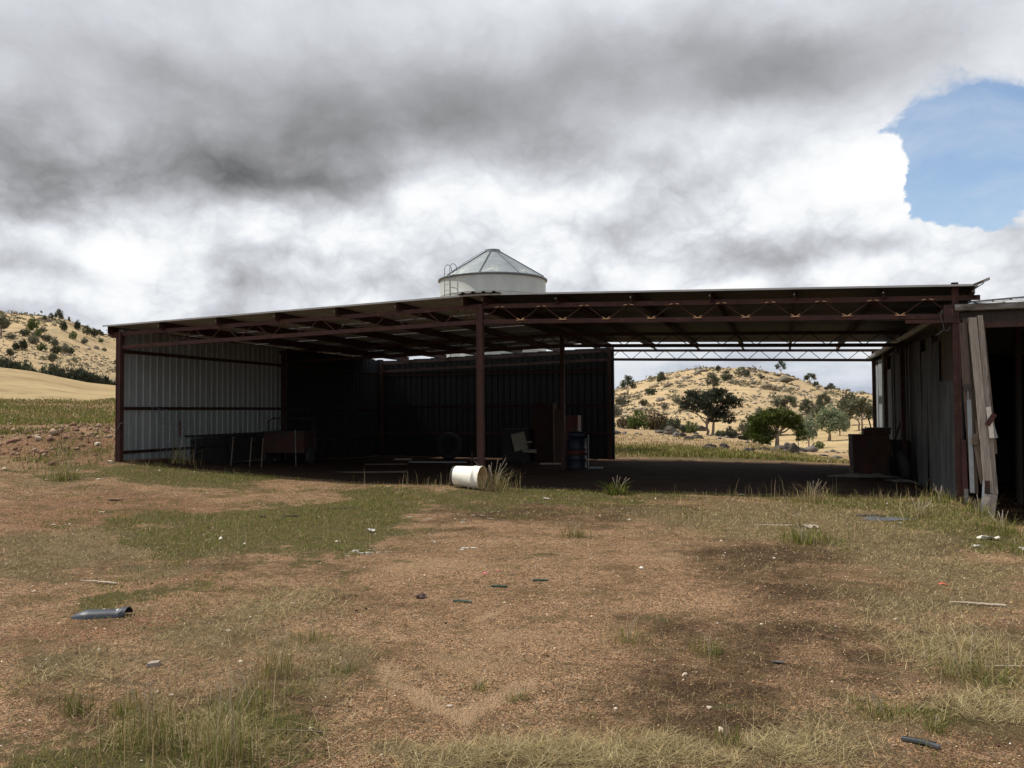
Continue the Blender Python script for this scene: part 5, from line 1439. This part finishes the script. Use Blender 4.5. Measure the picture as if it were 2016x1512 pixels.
SP = [
    ('olive', 1608, 842, 42, 'olive gum above the wide pale green tree', None, .8), ('pale2', 1572, 850, 34, 'pale leafy tree behind the top of the fence pole', None, .9), ('olive', 1500, 858, 40, 'thin olive gum between the sparse gum and the spreading tree', 125, .9),
    ('pale', 1706, 872, 34, 'small pale green tree behind the rusted tank', None, .9), ('bush_lite', 1612, 884, 18, 'light green shrub under the slim pale tree', None, .8), ('bush_grey', 1545, 842, 22, 'grey scrub right behind the spreading tree crown', None, 1.0),
    ('bush', 1240, 846, 30, 'olive shrub at the left of the bright dark-green one', 95, .7), ('bush_grey', 1312, 848, 26, 'grey-green shrub between the brown and olive shrubs', 96, .8), ('bush', 1415, 862, 16, 'low olive scrub in the shade right of the big gum trunk', 94, 1.1),
    ('bush_green', 1255, 843, 43, 'bright dark-green shrub left of the brown shrub on the near skyline', 92, .62), ('bush_brown', 1292, 845, 43, 'brown-tinged shrub in the thicket on the near skyline', 96, .8), ('bush', 1325, 846, 34, 'olive shrub at the right end of the thicket', 94, .62),
    ('bush_grey', 1296, 846, 18, 'low grey shrub in front of the brown shrub', 100, .9), ('bush_brown', 1226, 845, 29, 'small brownish shrub at the left end of the thicket', 93, .6), ('bush_dark', 1205, 843, 17, 'small dark shrub beside the back wall corner', 93, .6),
    ('bush_lite', 1358, 846, 29, 'light green shrub left of the big gum', 97, .8), ('bush_dark', 1342, 848, 17, 'low dark shrub below the light green shrub', 91, .6), ('bush_grey', 1435, 858, 29, 'grey thin shrub under the right side of the big gum', 98, .8), ('bush_dark', 1462, 876, 19, 'dark low growth between the two big trees', 98, .8),
    ('bush_lite', 1470, 868, 22, 'light green low growth behind the sparse gum', 116, .8), ('bush', 1503, 882, 38, 'olive shrub against the trunk of the spreading tree', 100, .55), ('open', 1482, 872, 79, 'gum tree half hidden behind the left of the spreading tree', 118, .9),
    ('pale', 1593, 882, 70, 'slim pale green tree just right of the fence pole', None, .62), ('pale2', 1633, 868, 77, 'wide pale green tree with a dark trunk in the bright paddock', None, .85), ('pale', 1654, 858, 53, 'pale green tree behind the wide pale one', None, .8),
    ('dark', 1672, 838, 72, 'dark rounded gum on the slope at the right', None, .8), ('olive', 1694, 848, 72, 'olive gum with thin pale trunks in front of the dark rounded gum', None, .95), ('bush_grey', 1655, 832, 22, 'grey shrub between the pale and dark gums', None, .9),
    ('dark', 1588, 822, 41, 'grey-green gum on the lower hillside', None, .8), ('olive', 1552, 815, 41, 'grey gum above the spreading tree', None, .9), ('dark', 1615, 828, 46, 'gum with a bright left side on the lower hillside', None, .7), ('olive', 1622, 805, 34, 'faint gum higher on the right slope', None, .9),
    ('bush_grey', 1530, 800, 22, 'grey shrub above the spreading tree crown', None, .9), ('bush_grey', 1576, 834, 19, 'low grey shrub by the top of the fence pole', None, .8), ('bush_green', 1685, 891, 7, 'tiny green shrub in the bright paddock', None, .8),
    ('open', 1236, 778, 41, 'tall open gum on the left flank of the hill', None, 1.0), ('dark', 1302, 758, 29, 'gum on the left skyline of the hill', None, .8), ('bush', 1282, 778, 18, 'round green shrub on the left flank of the hill', None, .8),
    ('bush_grey', 1333, 795, 17, 'grey shrub below the left skyline gum', None, .8), ('bush_grey', 1308, 806, 14, 'small shrub low on the left flank', None, .8), ('bush', 1267, 800, 17, 'shrub above the thicket', None, .8), ('dark', 1404, 768, 36, 'grey gum directly above the big gum crown', None, .9),
    ('bush', 1430, 750, 18, 'dark shrub near the hilltop', None, .9), ('bush_dark', 1414, 732, 14, 'small flat-topped tree on the hilltop skyline', None, .5), ('bush', 1430, 736, 8, 'low scrub on the hilltop skyline', None, 1.2), ('bush_grey', 1460, 742, 20, 'grey-brown tree on top of the hill', None, .9),
    ('bush_grey', 1472, 740, 14, 'brown scrub right of the hilltop tree', None, .8), ('open', 1537, 736, 28, 'lone bare-stemmed gum standing up from the hilltop', None, .9), ('olive', 1595, 756, 24, 'gum on the right shoulder of the hill', None, 1.1),
    ('bush', 1606, 762, 14, 'shrub right of the shoulder gum', None, .7), ('open', 1637, 773, 20, 'small gum on the right skyline', None, 1.1), ('bush_dark', 1627, 768, 7, 'tiny dark shrub on the right skyline', None, 1.0), ('bush_grey', 1660, 775, 5, 'speck of shrub far along the right skyline', None, 1.0),
    ('bush_grey', 1225, 800, 26, 'grey scrub at the left edge of the opening', None, .9), ('bush_grey', 1362, 790, 17, 'grey scrub left of the big gum crown', None, .9), ('bush_grey', 1495, 822, 22, 'pale scrub between the two big crowns', None, .9),
    ('bush_grey', 1212, 820, 24, 'scrub low on the left flank of the hill', None, .9), ('bush', 1500, 746, 8, 'dark dot of scrub below the summit', None, 1), ('bush_dark', 1208, 762, 14, 'dark tree top against the left edge of the opening', None, .8),
]
for key, px, py, h, lab, r, w in SP: plant(key, px, py, h, lab, r, w)
SL = [
    ('olive', 2, 662, 44, 'yellowish gum cut by the left edge on the hilltop', 1.0), ('bush_green', 64, 650, 28, 'bright rounded tree left of the hill crest', .55), ('bush_lite', 75, 663, 18, 'light green shrub below the bright rounded tree', .6), ('dark', 88, 633, 14, 'small dark tree beside the crest rocks', .9),
    ('dark', 101, 632, 18, 'thin dark tree right of the crest rocks', .6), ('dark', 116, 632, 26, 'tallest tree on the crest of the left hill', .75), ('bush_dark', 125, 652, 22, 'dark shrub below the tallest crest tree', .55), ('open', 136, 637, 14, 'slender pale tree right of the tallest one', .7),
    ('bush_dark', 153, 650, 22, 'round very dark tree on the crest', .45), ('bush_lite', 144, 668, 19, 'light green shrub in the middle of the left hill', .5), ('dark', 171, 664, 26, 'upright dark tree above the shed corner', .7), ('bush_dark', 184, 664, 20, 'dark tree left of the shed corner', .6), ('olive', 195, 668, 22, 'pale tree behind the shed corner', .9), ('bush_lite', 199, 675, 10, 'small light green shrub by the shed corner', .7),
    ('bush_dark', 45, 690, 26, 'dark conical tree on the left slope', .5), ('bush_dark', 30, 690, 18, 'dark shrub left of the conical tree', .7), ('bush_green', 83, 691, 19, 'bright green shrub on the open slope', .65), ('bush', 50, 662, 18, 'grey-green shrub under the bright rounded tree', .8), ('bush_grey', 66, 678, 22, 'grey scrub on the rocky slope', .7),
    ('bush', 92, 672, 16, 'grey-green scrub in the middle of the slope', .9), ('bush_grey', 106, 682, 20, 'brownish scrub left of the slope centre', .7), ('bush', 110, 697, 20, 'green scrub low on the slope', .7), ('bush_dark', 140, 698, 16, 'dark green shrub low on the slope', .6), ('bush_grey', 128, 697, 22, 'grey scrub low on the slope', .7),
    ('olive', 103, 722, 30, 'yellow-green tree above the tree line', .8), ('bush_grey', 20, 668, 14, 'scrub near the left edge of the hill', .9), ('bush_grey', 166, 678, 14, 'scrub near the shed corner', .8), ('bush', 20, 700, 16, 'scrub above the left end of the tree line', .9), ('bush_grey', 205, 692, 8, 'scrub on the rocky slope beside the shed', .8), ('bush_grey', 85, 655, 14, 'scrub beneath the crest rocks', .8)]
for key, px, py, h, lab, w in SL: plant(key, px, py, h, lab, None, w)
# continuous line of dark scrub in the gully above the dry paddock
gl = random.Random(31)
for k in range(30):
    px = -6 + 8.4 * k + gl.uniform(-3, 3)
    crest = 727 + (757 - 727) * px / 230
    h = gl.uniform(26, 42) if px < 50 else gl.uniform(20, 34)
    if 95 < px < 165: h += 8
    plant(gl.choice(['bush_dark', 'bush_dark', 'bush', 'bush_dark', 'bush']), px, 0, h + 6, 'dark shrub in the dense line along the gully above the dry paddock', 118 + gl.uniform(0, 14), gl.uniform(.55, .8), 'dark shrubs in the gully above the dry paddock')

# low scrub over the hills, too small and many to tell apart
def scrub(name, n, r0, r1, a0, a1, seed, label, gate=-.1):
    rg_ = np.random.default_rng(seed)
    a = np.radians(rg_.uniform(a0, a1, n)); r = rg_.uniform(r0, r1, n)
    x = CAM[0] + r * (np.sin(a) * _cy - np.cos(a) * _sy); y = CAM[1] + r * (np.sin(a) * _sy + np.cos(a) * _cy)
    k = fbm(x, y, 38, 4, seed) > gate
    x, y, r = x[k], y[k], r[k]
    S = np.exp(rg_.normal(math.log(.75), .45, len(x))) * r / 320
    nl = 26; N = len(x) * nl; ci = np.repeat(np.arange(len(x)), nl)
    off = rg_.normal(size=(N, 3)) * S[ci][:, None] * np.array([.55, .55, .38]); off[:, 2] = np.abs(off[:, 2])
    P = np.stack([x, y, gz(x, y)], -1)[ci] + off
    A = rg_.normal(size=(N, 3)); A /= np.linalg.norm(A, axis=1)[:, None]
    B = rg_.normal(size=(N, 3)); B -= A * (A * B).sum(1)[:, None]; B /= np.linalg.norm(B, axis=1)[:, None]
    s_ = S[ci][:, None] * rg_.uniform(.22, .42, (N, 1))
    V = np.stack([P - A * s_, P + B * s_ * .6, P + A * s_, P - B * s_ * .6], 1).reshape(-1, 3)
    base = np.array([(.17, .16, .10), (.20, .18, .115), (.14, .15, .09), (.19, .15, .095)])[rg_.choice(4, len(x))]
    tint = np.repeat(base[ci] * rg_.uniform(.8, 1.2, (N, 1)), 4, 0)
    o = mesh_np(name, V, np.arange(N * 4), np.arange(N) * 4, np.full(N, 4), M['leaf'], None, tint)
    return finish(o, kind='stuff', label=label, category='scrub')
scrub('hillside_scrub', 650, 235, 450, 5, 26, 301, 'low grey-green scrub dotted over the sunlit hill behind the shed')
scrub('hillside_scrub', 600, 170, 300, -33, -24, 302, 'low grey-green scrub dotted over the left hill', -.05)

# fence pole in the valley
x, y, z = put(1572, 885)
s = scale_at(x, y)
t = thing('wooden_pole', 'thin leaning wooden pole right of the spreading tree', 'pole', (x, y, z))
MB().tube([(0, 0, -.3), (-.5 * s, 0, 30 * s), (-1.5 * s, 0, 62 * s)], [1.3 * s, 1.1 * s, .9 * s], 7).build('shaft', 'wood_grey', t)
MB().tube([(-1.5 * s - .15, 0, 60 * s), (-1.5 * s + .15, 0, 60 * s)], .02, 5).build('insulator_pin', 'dark_paint', t)

# ------------------------------------------------------------------ scattered rock, gravel and grass (nobody could count them)
def polar_pts(n, r0, r1, a0, a1, rg, power=0.0):
    r = r0 + (r1 - r0) * rg.random(n) ** (1 + power)
    a = np.radians(a0 + (a1 - a0) * rg.random(n))
    return CAM[0] + r * (np.sin(a) * _cy - np.cos(a) * _sy), CAM[1] + r * (np.sin(a) * _sy + np.cos(a) * _cy), r

OCT = np.array([(1, 0, 0), (0, 1, 0), (-1, 0, 0), (0, -1, 0), (0, 0, 1), (0, 0, -1)], float)
OCF = np.array([(0, 1, 4), (1, 2, 4), (2, 3, 4), (3, 0, 4), (1, 0, 5), (2, 1, 5), (3, 2, 5), (0, 3, 5)])
def lumps(name, x, y, s, col, mat, rg, label, flat=.6, sink=.1):
    n = len(x)
    T = OCT[None] * (1 + rg.uniform(-.35, .35, (n, 6, 1))) + rg.uniform(-.18, .18, (n, 6, 3))
    T[:, :, 2] *= flat
    a = rg.uniform(0, 6.28, n); c, sn = np.cos(a)[:, None], np.sin(a)[:, None]
    X = T[..., 0] * c - T[..., 1] * sn; Y = (T[..., 0] * sn + T[..., 1] * c) * rg.uniform(.6, 1, (n, 1))
    z = gz(x, y)
    V = np.stack([x[:, None] + X * s[:, None], y[:, None] + Y * s[:, None], (z + s * flat * (.5 - sink))[:, None] + T[..., 2] * s[:, None]], -1).reshape(-1, 3)
    F = (OCF[None] + (np.arange(n) * 6)[:, None, None]).reshape(-1)
    nf = n * 8
    o = mesh_np(name, V, F, np.arange(nf) * 3, np.full(nf, 3), mat, None, np.repeat(col, 6, 0))
    return finish(o, kind='stuff', label=label, category=name.replace('_', ' '))

rg = np.random.default_rng(5)
x, y, r = polar_pts(150000, 3.2, 24, -36, 36, rg)
m = masks(x, y)
prob = np.clip(1.0 - .75 * np.clip(m['m_green'], 0, 1) - .35 * np.clip(m['m_straw'], 0, 1) - 2 * (y > .6) * (np.abs(x) < 9.2), .0, 1) * (.35 + .65 * (fbm(x, y, .6, 3, 71) > -.1))
k = rg.random(len(x)) < prob
x, y, r = x[k], y[k], r[k]
s = np.exp(rg.normal(math.log(.0042), .42, len(x))) * (r / 6) ** .35
pal = np.array([(.46, .30, .165), (.28, .175, .09), (.60, .44, .27), (.10, .062, .036), (.44, .235, .13), (.72, .61, .45), (.20, .145, .095)])
col = pal[rg.choice(7, len(x), p=[.26, .24, .13, .15, .13, .035, .055])] * rg.uniform(.75, 1.2, (len(x), 1))
dk_ = np.clip(masks(x, y)['m_dark'], 0, 1)[:, None]
col = col * (1 - .35 * dk_)
lumps('gravel', x, y, s, col, M['pebble'], rg, 'fine tan and reddish gravel strewn over the bare soil of the yard')
x, y, r = polar_pts(900, 4, 26, -36, 36, rg)
k = (rg.random(len(x)) < .7) & ~((y > .5) & (np.abs(x) < 9.3)); x, y, r = x[k], y[k], r[k]
s = np.exp(rg.normal(math.log(.010), .4, len(x))) * (r / 8) ** .5
col = np.array([(.60, .52, .42), (.48, .36, .26), (.70, .66, .58), (.30, .2, .15)])[rg.choice(4, len(x))] * rg.uniform(.8, 1.1, (len(x), 1))
lumps('pale_stones', x, y, s, col, M['pebble'], rg, 'pale stone chips scattered thinly across the yard')
# clods on the red bank
x = rg.normal(-13.2, 2.6, 900); y = rg.normal(2.8, 2.0, 900)
s = np.exp(rg.normal(math.log(.05), .5, 900)); col = np.array([(.24, .13, .09), (.16, .09, .065), (.34, .24, .17)])[rg.choice(3, 900)] * rg.uniform(.7, 1.2, (900, 1))
k = x < -9.8
lumps('soil_clods', x[k], y[k], s[k], col[k], M['pebble'], rg, 'crumbled red clods on the broken bank left of the shed')
# rocks over the hills
xa, ya, ra = polar_pts(5200, 225, 455, 5, 26, rg)
xb, yb, rb = polar_pts(3600, 165, 300, -33, -24, rg)
x = np.concatenate([xa, xb]); y = np.concatenate([ya, yb]); r = np.concatenate([ra, rb])
w = fbm(x, y, 30, 4, 81) > -.12
x, y, r = x[w], y[w], r[w]
s = np.exp(rg.normal(math.log(.42), .5, len(x))) * (r / 320) * np.where(x < -60, .7, 1.0)
col = np.array([(.32, .255, .18), (.22, .185, .135), (.42, .345, .25), (.16, .14, .10)])[rg.choice(4, len(x))] * rg.uniform(.7, 1.2, (len(x), 1))
lumps('hillside_rocks', x, y, s, col, M['pebble'], rg, 'weathered rocks scattered thickly over the dry hillsides', .6)
x, y, r = polar_pts(420, 62, 118, 6, 24, rg)
s = np.exp(rg.normal(math.log(.16), .6, len(x)))
col = np.array([(.16, .145, .13), (.10, .095, .09)])[rg.choice(2, len(x))] * rg.uniform(.8, 1.2, (len(x), 1))
k = fbm(x, y, 9, 2, 83) > .05
lumps('paddock_rocks', x[k], y[k], s[k], col[k], M['pebble'], rg, 'small grey rocks embedded in the near paddock')

def blades(name, x, y, h, w, lean, col, rg, label, z=None, parent=None, kind='stuff', mid=.55, curve=.45, loc=None, tip=None):
    """tapered grass blades: five points each"""
    n = len(x); z = gz(x, y) if z is None else z
    a = rg.uniform(0, 2 * math.pi, n); f = a + math.pi / 2 + rg.uniform(-.9, .9, n)
    dx, dy = np.cos(a) * lean, np.sin(a) * lean
    wx, wy = np.cos(f) * w / 2, np.sin(f) * w / 2
    zb = z - .004
    V = np.stack([
        np.stack([x - wx, y - wy, zb], -1), np.stack([x + wx, y + wy, zb], -1),
        np.stack([x + dx * curve * mid + wx * .75, y + dy * curve * mid + wy * .75, z + h * (mid + .08)], -1),
        np.stack([x + dx * curve * mid - wx * .75, y + dy * curve * mid - wy * .75, z + h * (mid + .08)], -1),
        np.stack([x + dx, y + dy, z + h], -1)], 1).reshape(-1, 3)
    if loc is not None: V = V - np.array(loc)
    o4 = np.arange(n) * 5
    idx = np.concatenate([np.stack([o4, o4 + 1, o4 + 2, o4 + 3], -1).ravel(), np.stack([o4 + 3, o4 + 2, o4 + 4], -1).ravel()])
    ls = np.concatenate([np.arange(n) * 4, n * 4 + np.arange(n) * 3]); lt = np.concatenate([np.full(n, 4), np.full(n, 3)])
    c = np.repeat(col, 5, 0).reshape(n, 5, 3)
    if tip is not None: c[:, 4] = c[:, 4] * (1 - tip[:, None]) + np.array((.46, .38, .22)) * tip[:, None]
    ob = mesh_np(name, V, idx, ls, lt, M['blade'], parent, c.reshape(-1, 3))
    if kind: finish(ob, kind=kind)
    if label: finish(ob, label=label, category=name.replace('_', ' '))
    return ob
GRN = np.array([(.105, .145, .022), (.165, .180, .035), (.075, .105, .018), (.23, .205, .055), (.31, .25, .09)])
STR = np.array([(.40, .32, .16), (.28, .215, .10), (.52, .43, .24), (.15, .105, .055), (.34, .235, .11)])

# short green turf
x, y, r = polar_pts(520000, 3.2, 30, -36.5, 36.5, rg, .15)
m = masks(x, y)
g = m['m_green'] + .55 * fbm(x, y, .28, 3, 91) + .3 * fbm(x, y, 1.2, 2, 92)
k = rg.random(len(x)) < np.clip((g - .30) * 1.1, 0, .62)
k &= ~((y > .4) & (x > -9.3) & (x < 9.1))
x, y, r = x[k], y[k], r[k]
tall = np.clip(fbm(x, y, .9, 3, 93) + .2, 0, 1)
h = rg.uniform(.008, .028, len(x)) * (1 + 1.2 * tall) * (1 + .02 * r)
blades('green_turf', x, y, h, .0032 * (r / 5) ** .75, rg.uniform(.3, 2.2, len(x)) * h, GRN[rg.choice(5, len(x), p=[.26, .26, .14, .18, .16])] * rg.uniform(.7, 1.15, (len(x), 1)), rg,
       'short patchy green grass growing over the yard')
n_turf = len(x)
# cured straw lying flat
x, y, r = polar_pts(620000, 3.2, 26, -36.5, 36.5, rg, .1)
m = masks(x, y)
g = m['m_straw'] + .5 * fbm(x, y, .35, 3, 95)
k = rg.random(len(x)) < np.clip((g - .22) * .75, .04, .6)
k &= ~((y > .7) & (x > -9.3) & (x < 17))
x, y, r = x[k], y[k], r[k]
L = rg.uniform(.014, .060, len(x)) * (1 + .02 * r)
blades('straw_litter', x, y, rg.uniform(.004, .030, len(x)), .0027 * (r / 5) ** .75, L, STR[rg.choice(5, len(x))] * rg.uniform(.45, 1.15, (len(x), 1)), rg,
       'matted dry straw and leaf litter lying on the yard', curve=1.0, z=gz(x, y) + .007)
# standing dry grass
x, y, r = polar_pts(60000, 3.3, 26, -36.5, 36.5, rg, .1)
m = masks(x, y)
zone = np.zeros(len(x))
for px, py, rx, ry, w_ in ((420, 1440, 230, 80, .38), (660, 1020, 110, 45, .35), (480, 1045, 200, 30, .25), (1640, 985, 260, 22, .8), (1500, 1010, 260, 28, .4), (1900, 1000, 90, 20, .8), (1900, 1310, 90, 60, .45), (330, 922, 160, 10, .8), (1330, 955, 300, 8, .5),
                         (1450, 1470, 90, 30, .3), (130, 1480, 120, 40, .5), (860, 950, 110, 8, .6), (1980, 1060, 70, 30, .6), (1840, 1050, 90, 20, .5), (60, 905, 120, 14, .4), (1620, 1050, 120, 16, .4)):
    cx, cy, ax_, ay_, _ = patch(px, py, rx, ry, 1)
    u = ((x - cx) * _cy + (y - cy) * _sy) / ax_; v = (-(x - cx) * _sy + (y - cy) * _cy) / ay_
    zone += w_ * np.exp(-(u * u + v * v) ** 1.3)
cl = np.clip(fbm(x, y, .35, 3, 97) * 1.6 + .35, .05, 1)
k = (rg.random(len(x)) < np.clip(zone * cl, 0, .85)) & ~((y > .5) & (x > -9.3) & (x < 9.1))
x, y, r, zz = x[k], y[k], r[k], zone[k]
h = rg.uniform(.05, .20, len(x)) * (.7 + .5 * rg.random(len(x)))
c = np.where(rg.random((len(x), 1)) < .5, GRN[rg.choice(5, len(x), p=[.2, .25, .1, .25, .2])], STR[rg.choice(5, len(x))]) * rg.uniform(.7, 1.1, (len(x), 1))
blades('standing_grass', x, y, h, .0036 * (r / 5) ** .6, rg.uniform(.1, .7, len(x)) * h, c, rg, 'knee-low half-cured grass standing in loose patches', tip=rg.random(len(x)))
# tall single stalks with seed heads
x, y, r = polar_pts(2600, 3.6, 20, -36, 36, rg)
zone = np.zeros(len(x))
for px, py, rx, ry, w_ in ((400, 1440, 230, 110, 1.0), (480, 1060, 230, 50, .3), (1640, 985, 260, 25, .7), (1400, 1470, 220, 40, .25), (860, 955, 120, 10, .7), (1400, 955, 200, 8, .5), (1900, 1330, 90, 60, .2), (330, 925, 160, 10, .5)):
    cx, cy, ax_, ay_, _ = patch(px, py, rx, ry, 1)
    u = ((x - cx) * _cy + (y - cy) * _sy) / ax_; v = (-(x - cx) * _sy + (y - cy) * _cy) / ay_
    zone += w_ * np.exp(-(u * u + v * v) ** 1.3)
k = (rg.random(len(x)) < np.clip(zone * 1.3, 0, .9)) & ~((y > .5) & (x > -9.3) & (x < 9.1))
x, y, r = x[k], y[k], r[k]
h = rg.uniform(.14, .52, len(x)) ** 1.15
blades('seed_stalks', x, y, h, .0034 * (r / 5) ** .5, rg.uniform(.05, .45, len(x)) * h, STR[rg.choice(5, len(x), p=[.3, .2, .35, .05, .1])], rg, 'tall thin straw-coloured grass stalks standing singly')
# longer matted straw
xs, ys = [], []
for px, py, rx, ry, n_ in ((1130, 1490, 300, 35, 5200), (1480, 1470, 180, 40, 2200), (1860, 1280, 120, 60, 2600), (1930, 1400, 100, 60, 1800), (560, 1200, 120, 40, 900), (1650, 1035, 230, 30, 1500), (1900, 1110, 110, 30, 800), (420, 1440, 230, 70, 2200), (130, 1340, 120, 30, 500)):
    cx, cy, ax_, ay_, _ = patch(px, py, rx, ry, 1)
    a_, b_ = rg.normal(0, .55, n_) * ax_, rg.normal(0, .55, n_) * ay_
    xs.append(cx + a_ * _cy - b_ * _sy); ys.append(cy + a_ * _sy + b_ * _cy)
x, y = np.concatenate(xs), np.concatenate(ys)
k = fbm(x, y, .4, 3, 99) > -.15
x, y = x[k], y[k]; r = np.hypot(x - CAM[0], y - CAM[1])
blades('long_straw', x, y, rg.uniform(.004, .05, len(x)), .0026 * (r / 5) ** .6, rg.uniform(.05, .17, len(x)), STR[rg.choice(5, len(x), p=[.3, .2, .3, .1, .1])] * rg.uniform(.6, 1.15, (len(x), 1)), rg,
       'long dry straw stalks lying matted in drifts across the yard', curve=1.0, z=gz(x, y) + .010)
# farther grass: left strip and the strip behind the shed
xa, ya, ra = polar_pts(46000, 20, 62, -34, -21, rg)
xb, yb, rb = polar_pts(42000, 33, 70, 4, 26, rg)
x = np.concatenate([xa, xb]); y = np.concatenate([ya, yb]); r = np.concatenate([ra, rb])
m = masks(x, y)
g = m['m_green'] + .4 * fbm(x, y, 1.2, 3, 98)
k = (rg.random(len(x)) < np.clip(g, .06, .9)) & ~((x > -9.6) & (x < 18) & (y < 14.4))
x, y, r, gg = x[k], y[k], r[k], m['m_green'][k]
c = np.where((rg.random(len(x)) < np.clip(gg, .1, .8))[:, None], GRN[rg.choice(5, len(x), p=[.2, .25, .1, .25, .2])], STR[rg.choice(5, len(x))]) * rg.uniform(.7, 1.1, (len(x), 1))
h = rg.uniform(.05, .16, len(x))
blades('paddock_grass', x, y, h, .0022 * r * .45, h * rg.uniform(.2, .8, len(x)), c, rg, 'green and straw-coloured grass of the paddocks beside and behind the shed')

# tussocks and weeds that stand out: each a plant of its own
def tussock(px, py, hpx, n, spread, greens, label, name='grass_tussock', lean=.5, seed=0, wide=.006, xyz=None):
    x0, y0, z0 = put(px, py) if xyz is None else xyz
    s = scale_at(x0, y0); H = hpx * s; rg = np.random.default_rng(seed + int(px)); n = int(n * .8); spread *= 1.2
    if wide < .005: wide = .003
    bx_ = x0 + rg.normal(0, spread * H * .35, n); by_ = y0 + rg.normal(0, spread * H * .35, n)
    h = H * (.18 + .82 * rg.random(n) ** 1.7)
    c = np.where((rg.random(n) < greens)[:, None], GRN[rg.choice(5, n, p=[.25, .3, .1, .25, .1])], STR[rg.choice(5, n, p=[.3, .3, .15, .15, .1])]) * rg.uniform(.7, 1.1, (n, 1))
    o = blades('leaves', bx_, by_, h, np.full(n, wide), (rg.uniform(.1, 1.25, n) * lean * 1.5) * h, c, rg, None, kind=None, loc=(x0, y0, z0), tip=rg.random(n) * (1 - greens))
    t = thing(name, label, 'grass' if 'tussock' in name else 'weed', (x0, y0, z0)); o.parent = t
    k_ = max(4, n // 25)
    st = MB()
    for _ in range(k_):
        a = rg.uniform(0, 6.28); l_ = rg.uniform(.1, .6) * H * lean * 1.5; hh = H * rg.uniform(.8, 1.2)
        p = (rg.normal(0, .1 * H), rg.normal(0, .1 * H), 0)
        st.tube([p, (p[0] + l_ * .4 * math.cos(a), p[1] + l_ * .4 * math.sin(a), hh * .6), (p[0] + l_ * math.cos(a), p[1] + l_ * math.sin(a), hh)], [min(wide, .009) * .3, min(wide, .009) * .28, min(wide, .009) * .5], 4)
    st.build('stalks', 'wood_pale', t)
    return t
tussock(985, 955, 52, 330, .9, .25, 'big dry tussock spreading to the right beside the cream tub', seed=1, lean=1.0, xyz=(.62, -.95, float(gz(.62, -.95))), wide=.008)
tussock(356, 912, 40, 130, .9, .35, 'tall arching tussock against the corrugated wall', seed=2, lean=1.0, wide=.012)
tussock(127, 946, 44, 190, .8, .75, 'green-yellow tussock left of the shed in front of the red bank', seed=3, lean=.8, wide=.012)
tussock(1214, 974, 34, 160, .8, 1.0, 'bright green leafy weed at the edge of the shed shadow', 'green_weed', seed=4, lean=.9, wide=.022)
tussock(1133, 1058, 36, 200, .9, .2, 'dry brown tussock on the soil right of centre', seed=5, lean=.7)
tussock(1605, 990, 44, 300, 1.0, .12, 'reddish dry tussock in front of the rusted tank', seed=6, lean=.9)
tussock(1583, 1070, 34, 330, 1.3, .9, 'green clump below the bark piece', seed=7, lean=.7)
tussock(1570, 1038, 30, 110, .6, .15, 'thin upright dry tussock just above the green clump', seed=8, lean=.5)
tussock(1810, 1020, 34, 300, 1.0, .2, 'yellow dry tussock right of the dark sheet remnant', seed=9, lean=1.0)
tussock(1925, 1012, 34, 300, 1.2, .9, 'green clump at the foot of the leaning boards', seed=10, lean=.8)
tussock(1975, 1050, 38, 380, 1.4, .9, 'long green grass on the bank below the old shed', seed=11, lean=.8)
tussock(1850, 990, 32, 260, 1.2, .75, 'green grass clump at the foot of the right post', seed=12, lean=.8)
tussock(1900, 1330, 70, 300, 1.1, .5, 'pale green tussock near the right edge of the yard', seed=13, lean=.9, wide=.004)
tussock(148, 1405, 75, 190, .6, .8, 'small upright green tussock at the lower left', seed=14, lean=.5, wide=.004)
tussock(245, 1408, 62, 170, .6, .75, 'green tussock right of the small upright one', seed=15, lean=.5, wide=.004)
tussock(545, 1330, 90, 200, .5, .55, 'yellow-green tussock at the right of the tall grass', seed=16, lean=.5, wide=.004)
tussock(290, 1470, 120, 330, .7, .7, 'dense tall tussock left of the bottom centre of the grass patch', seed=17, lean=.4, wide=.004)
tussock(440, 1500, 150, 420, .8, .6, 'tallest tussock at the bottom edge of the grass patch', seed=18, lean=.4, wide=.004)
tussock(490, 1400, 90, 240, .8, .6, 'tussock in the middle of the tall grass patch', seed=19, lean=.5, wide=.004)
tussock(680, 1325, 26, 120, 1.2, 1.0, 'small green tuft on the straw left of the bare soil', seed=20, lean=.6, wide=.004)
tussock(620, 1262, 34, 160, 1.3, .8, 'green tuft at the left edge of the bare soil', seed=21, lean=.6, wide=.004)
tussock(942, 1358, 20, 130, 1.6, 1.0, 'left one of two small green tufts near the bottom of the bare soil', seed=22, lean=.7, wide=.004)
tussock(1018, 1378, 20, 130, 1.6, 1.0, 'right one of two small green tufts near the bottom of the bare soil', seed=23, lean=.7, wide=.004)
tussock(1236, 1265, 46, 220, 1.4, .6, 'yellowish green tuft where the bare soil meets the dark soil', seed=24, lean=.8, wide=.004)
tussock(1735, 1410, 36, 260, 1.8, .9, 'dark green low tuft at the lower right', seed=25, lean=.7, wide=.004)
tussock(1435, 1465, 44, 150, .7, .8, 'green tuft near the bottom right of centre', seed=26, lean=.5, wide=.004)
tussock(1842, 1440, 30, 140, 1.0, .95, 'bright green tuft beside the rubber strip', seed=27, lean=.6, wide=.004)
tussock(1395, 1285, 36, 200, 1.3, .85, 'low green tuft in the dark soil right of centre', seed=28, lean=.8, wide=.004)
tussock(190, 858, 10, 120, .9, .8, 'small dark green tuft on top of the red bank', seed=29, lean=.5, wide=.02)
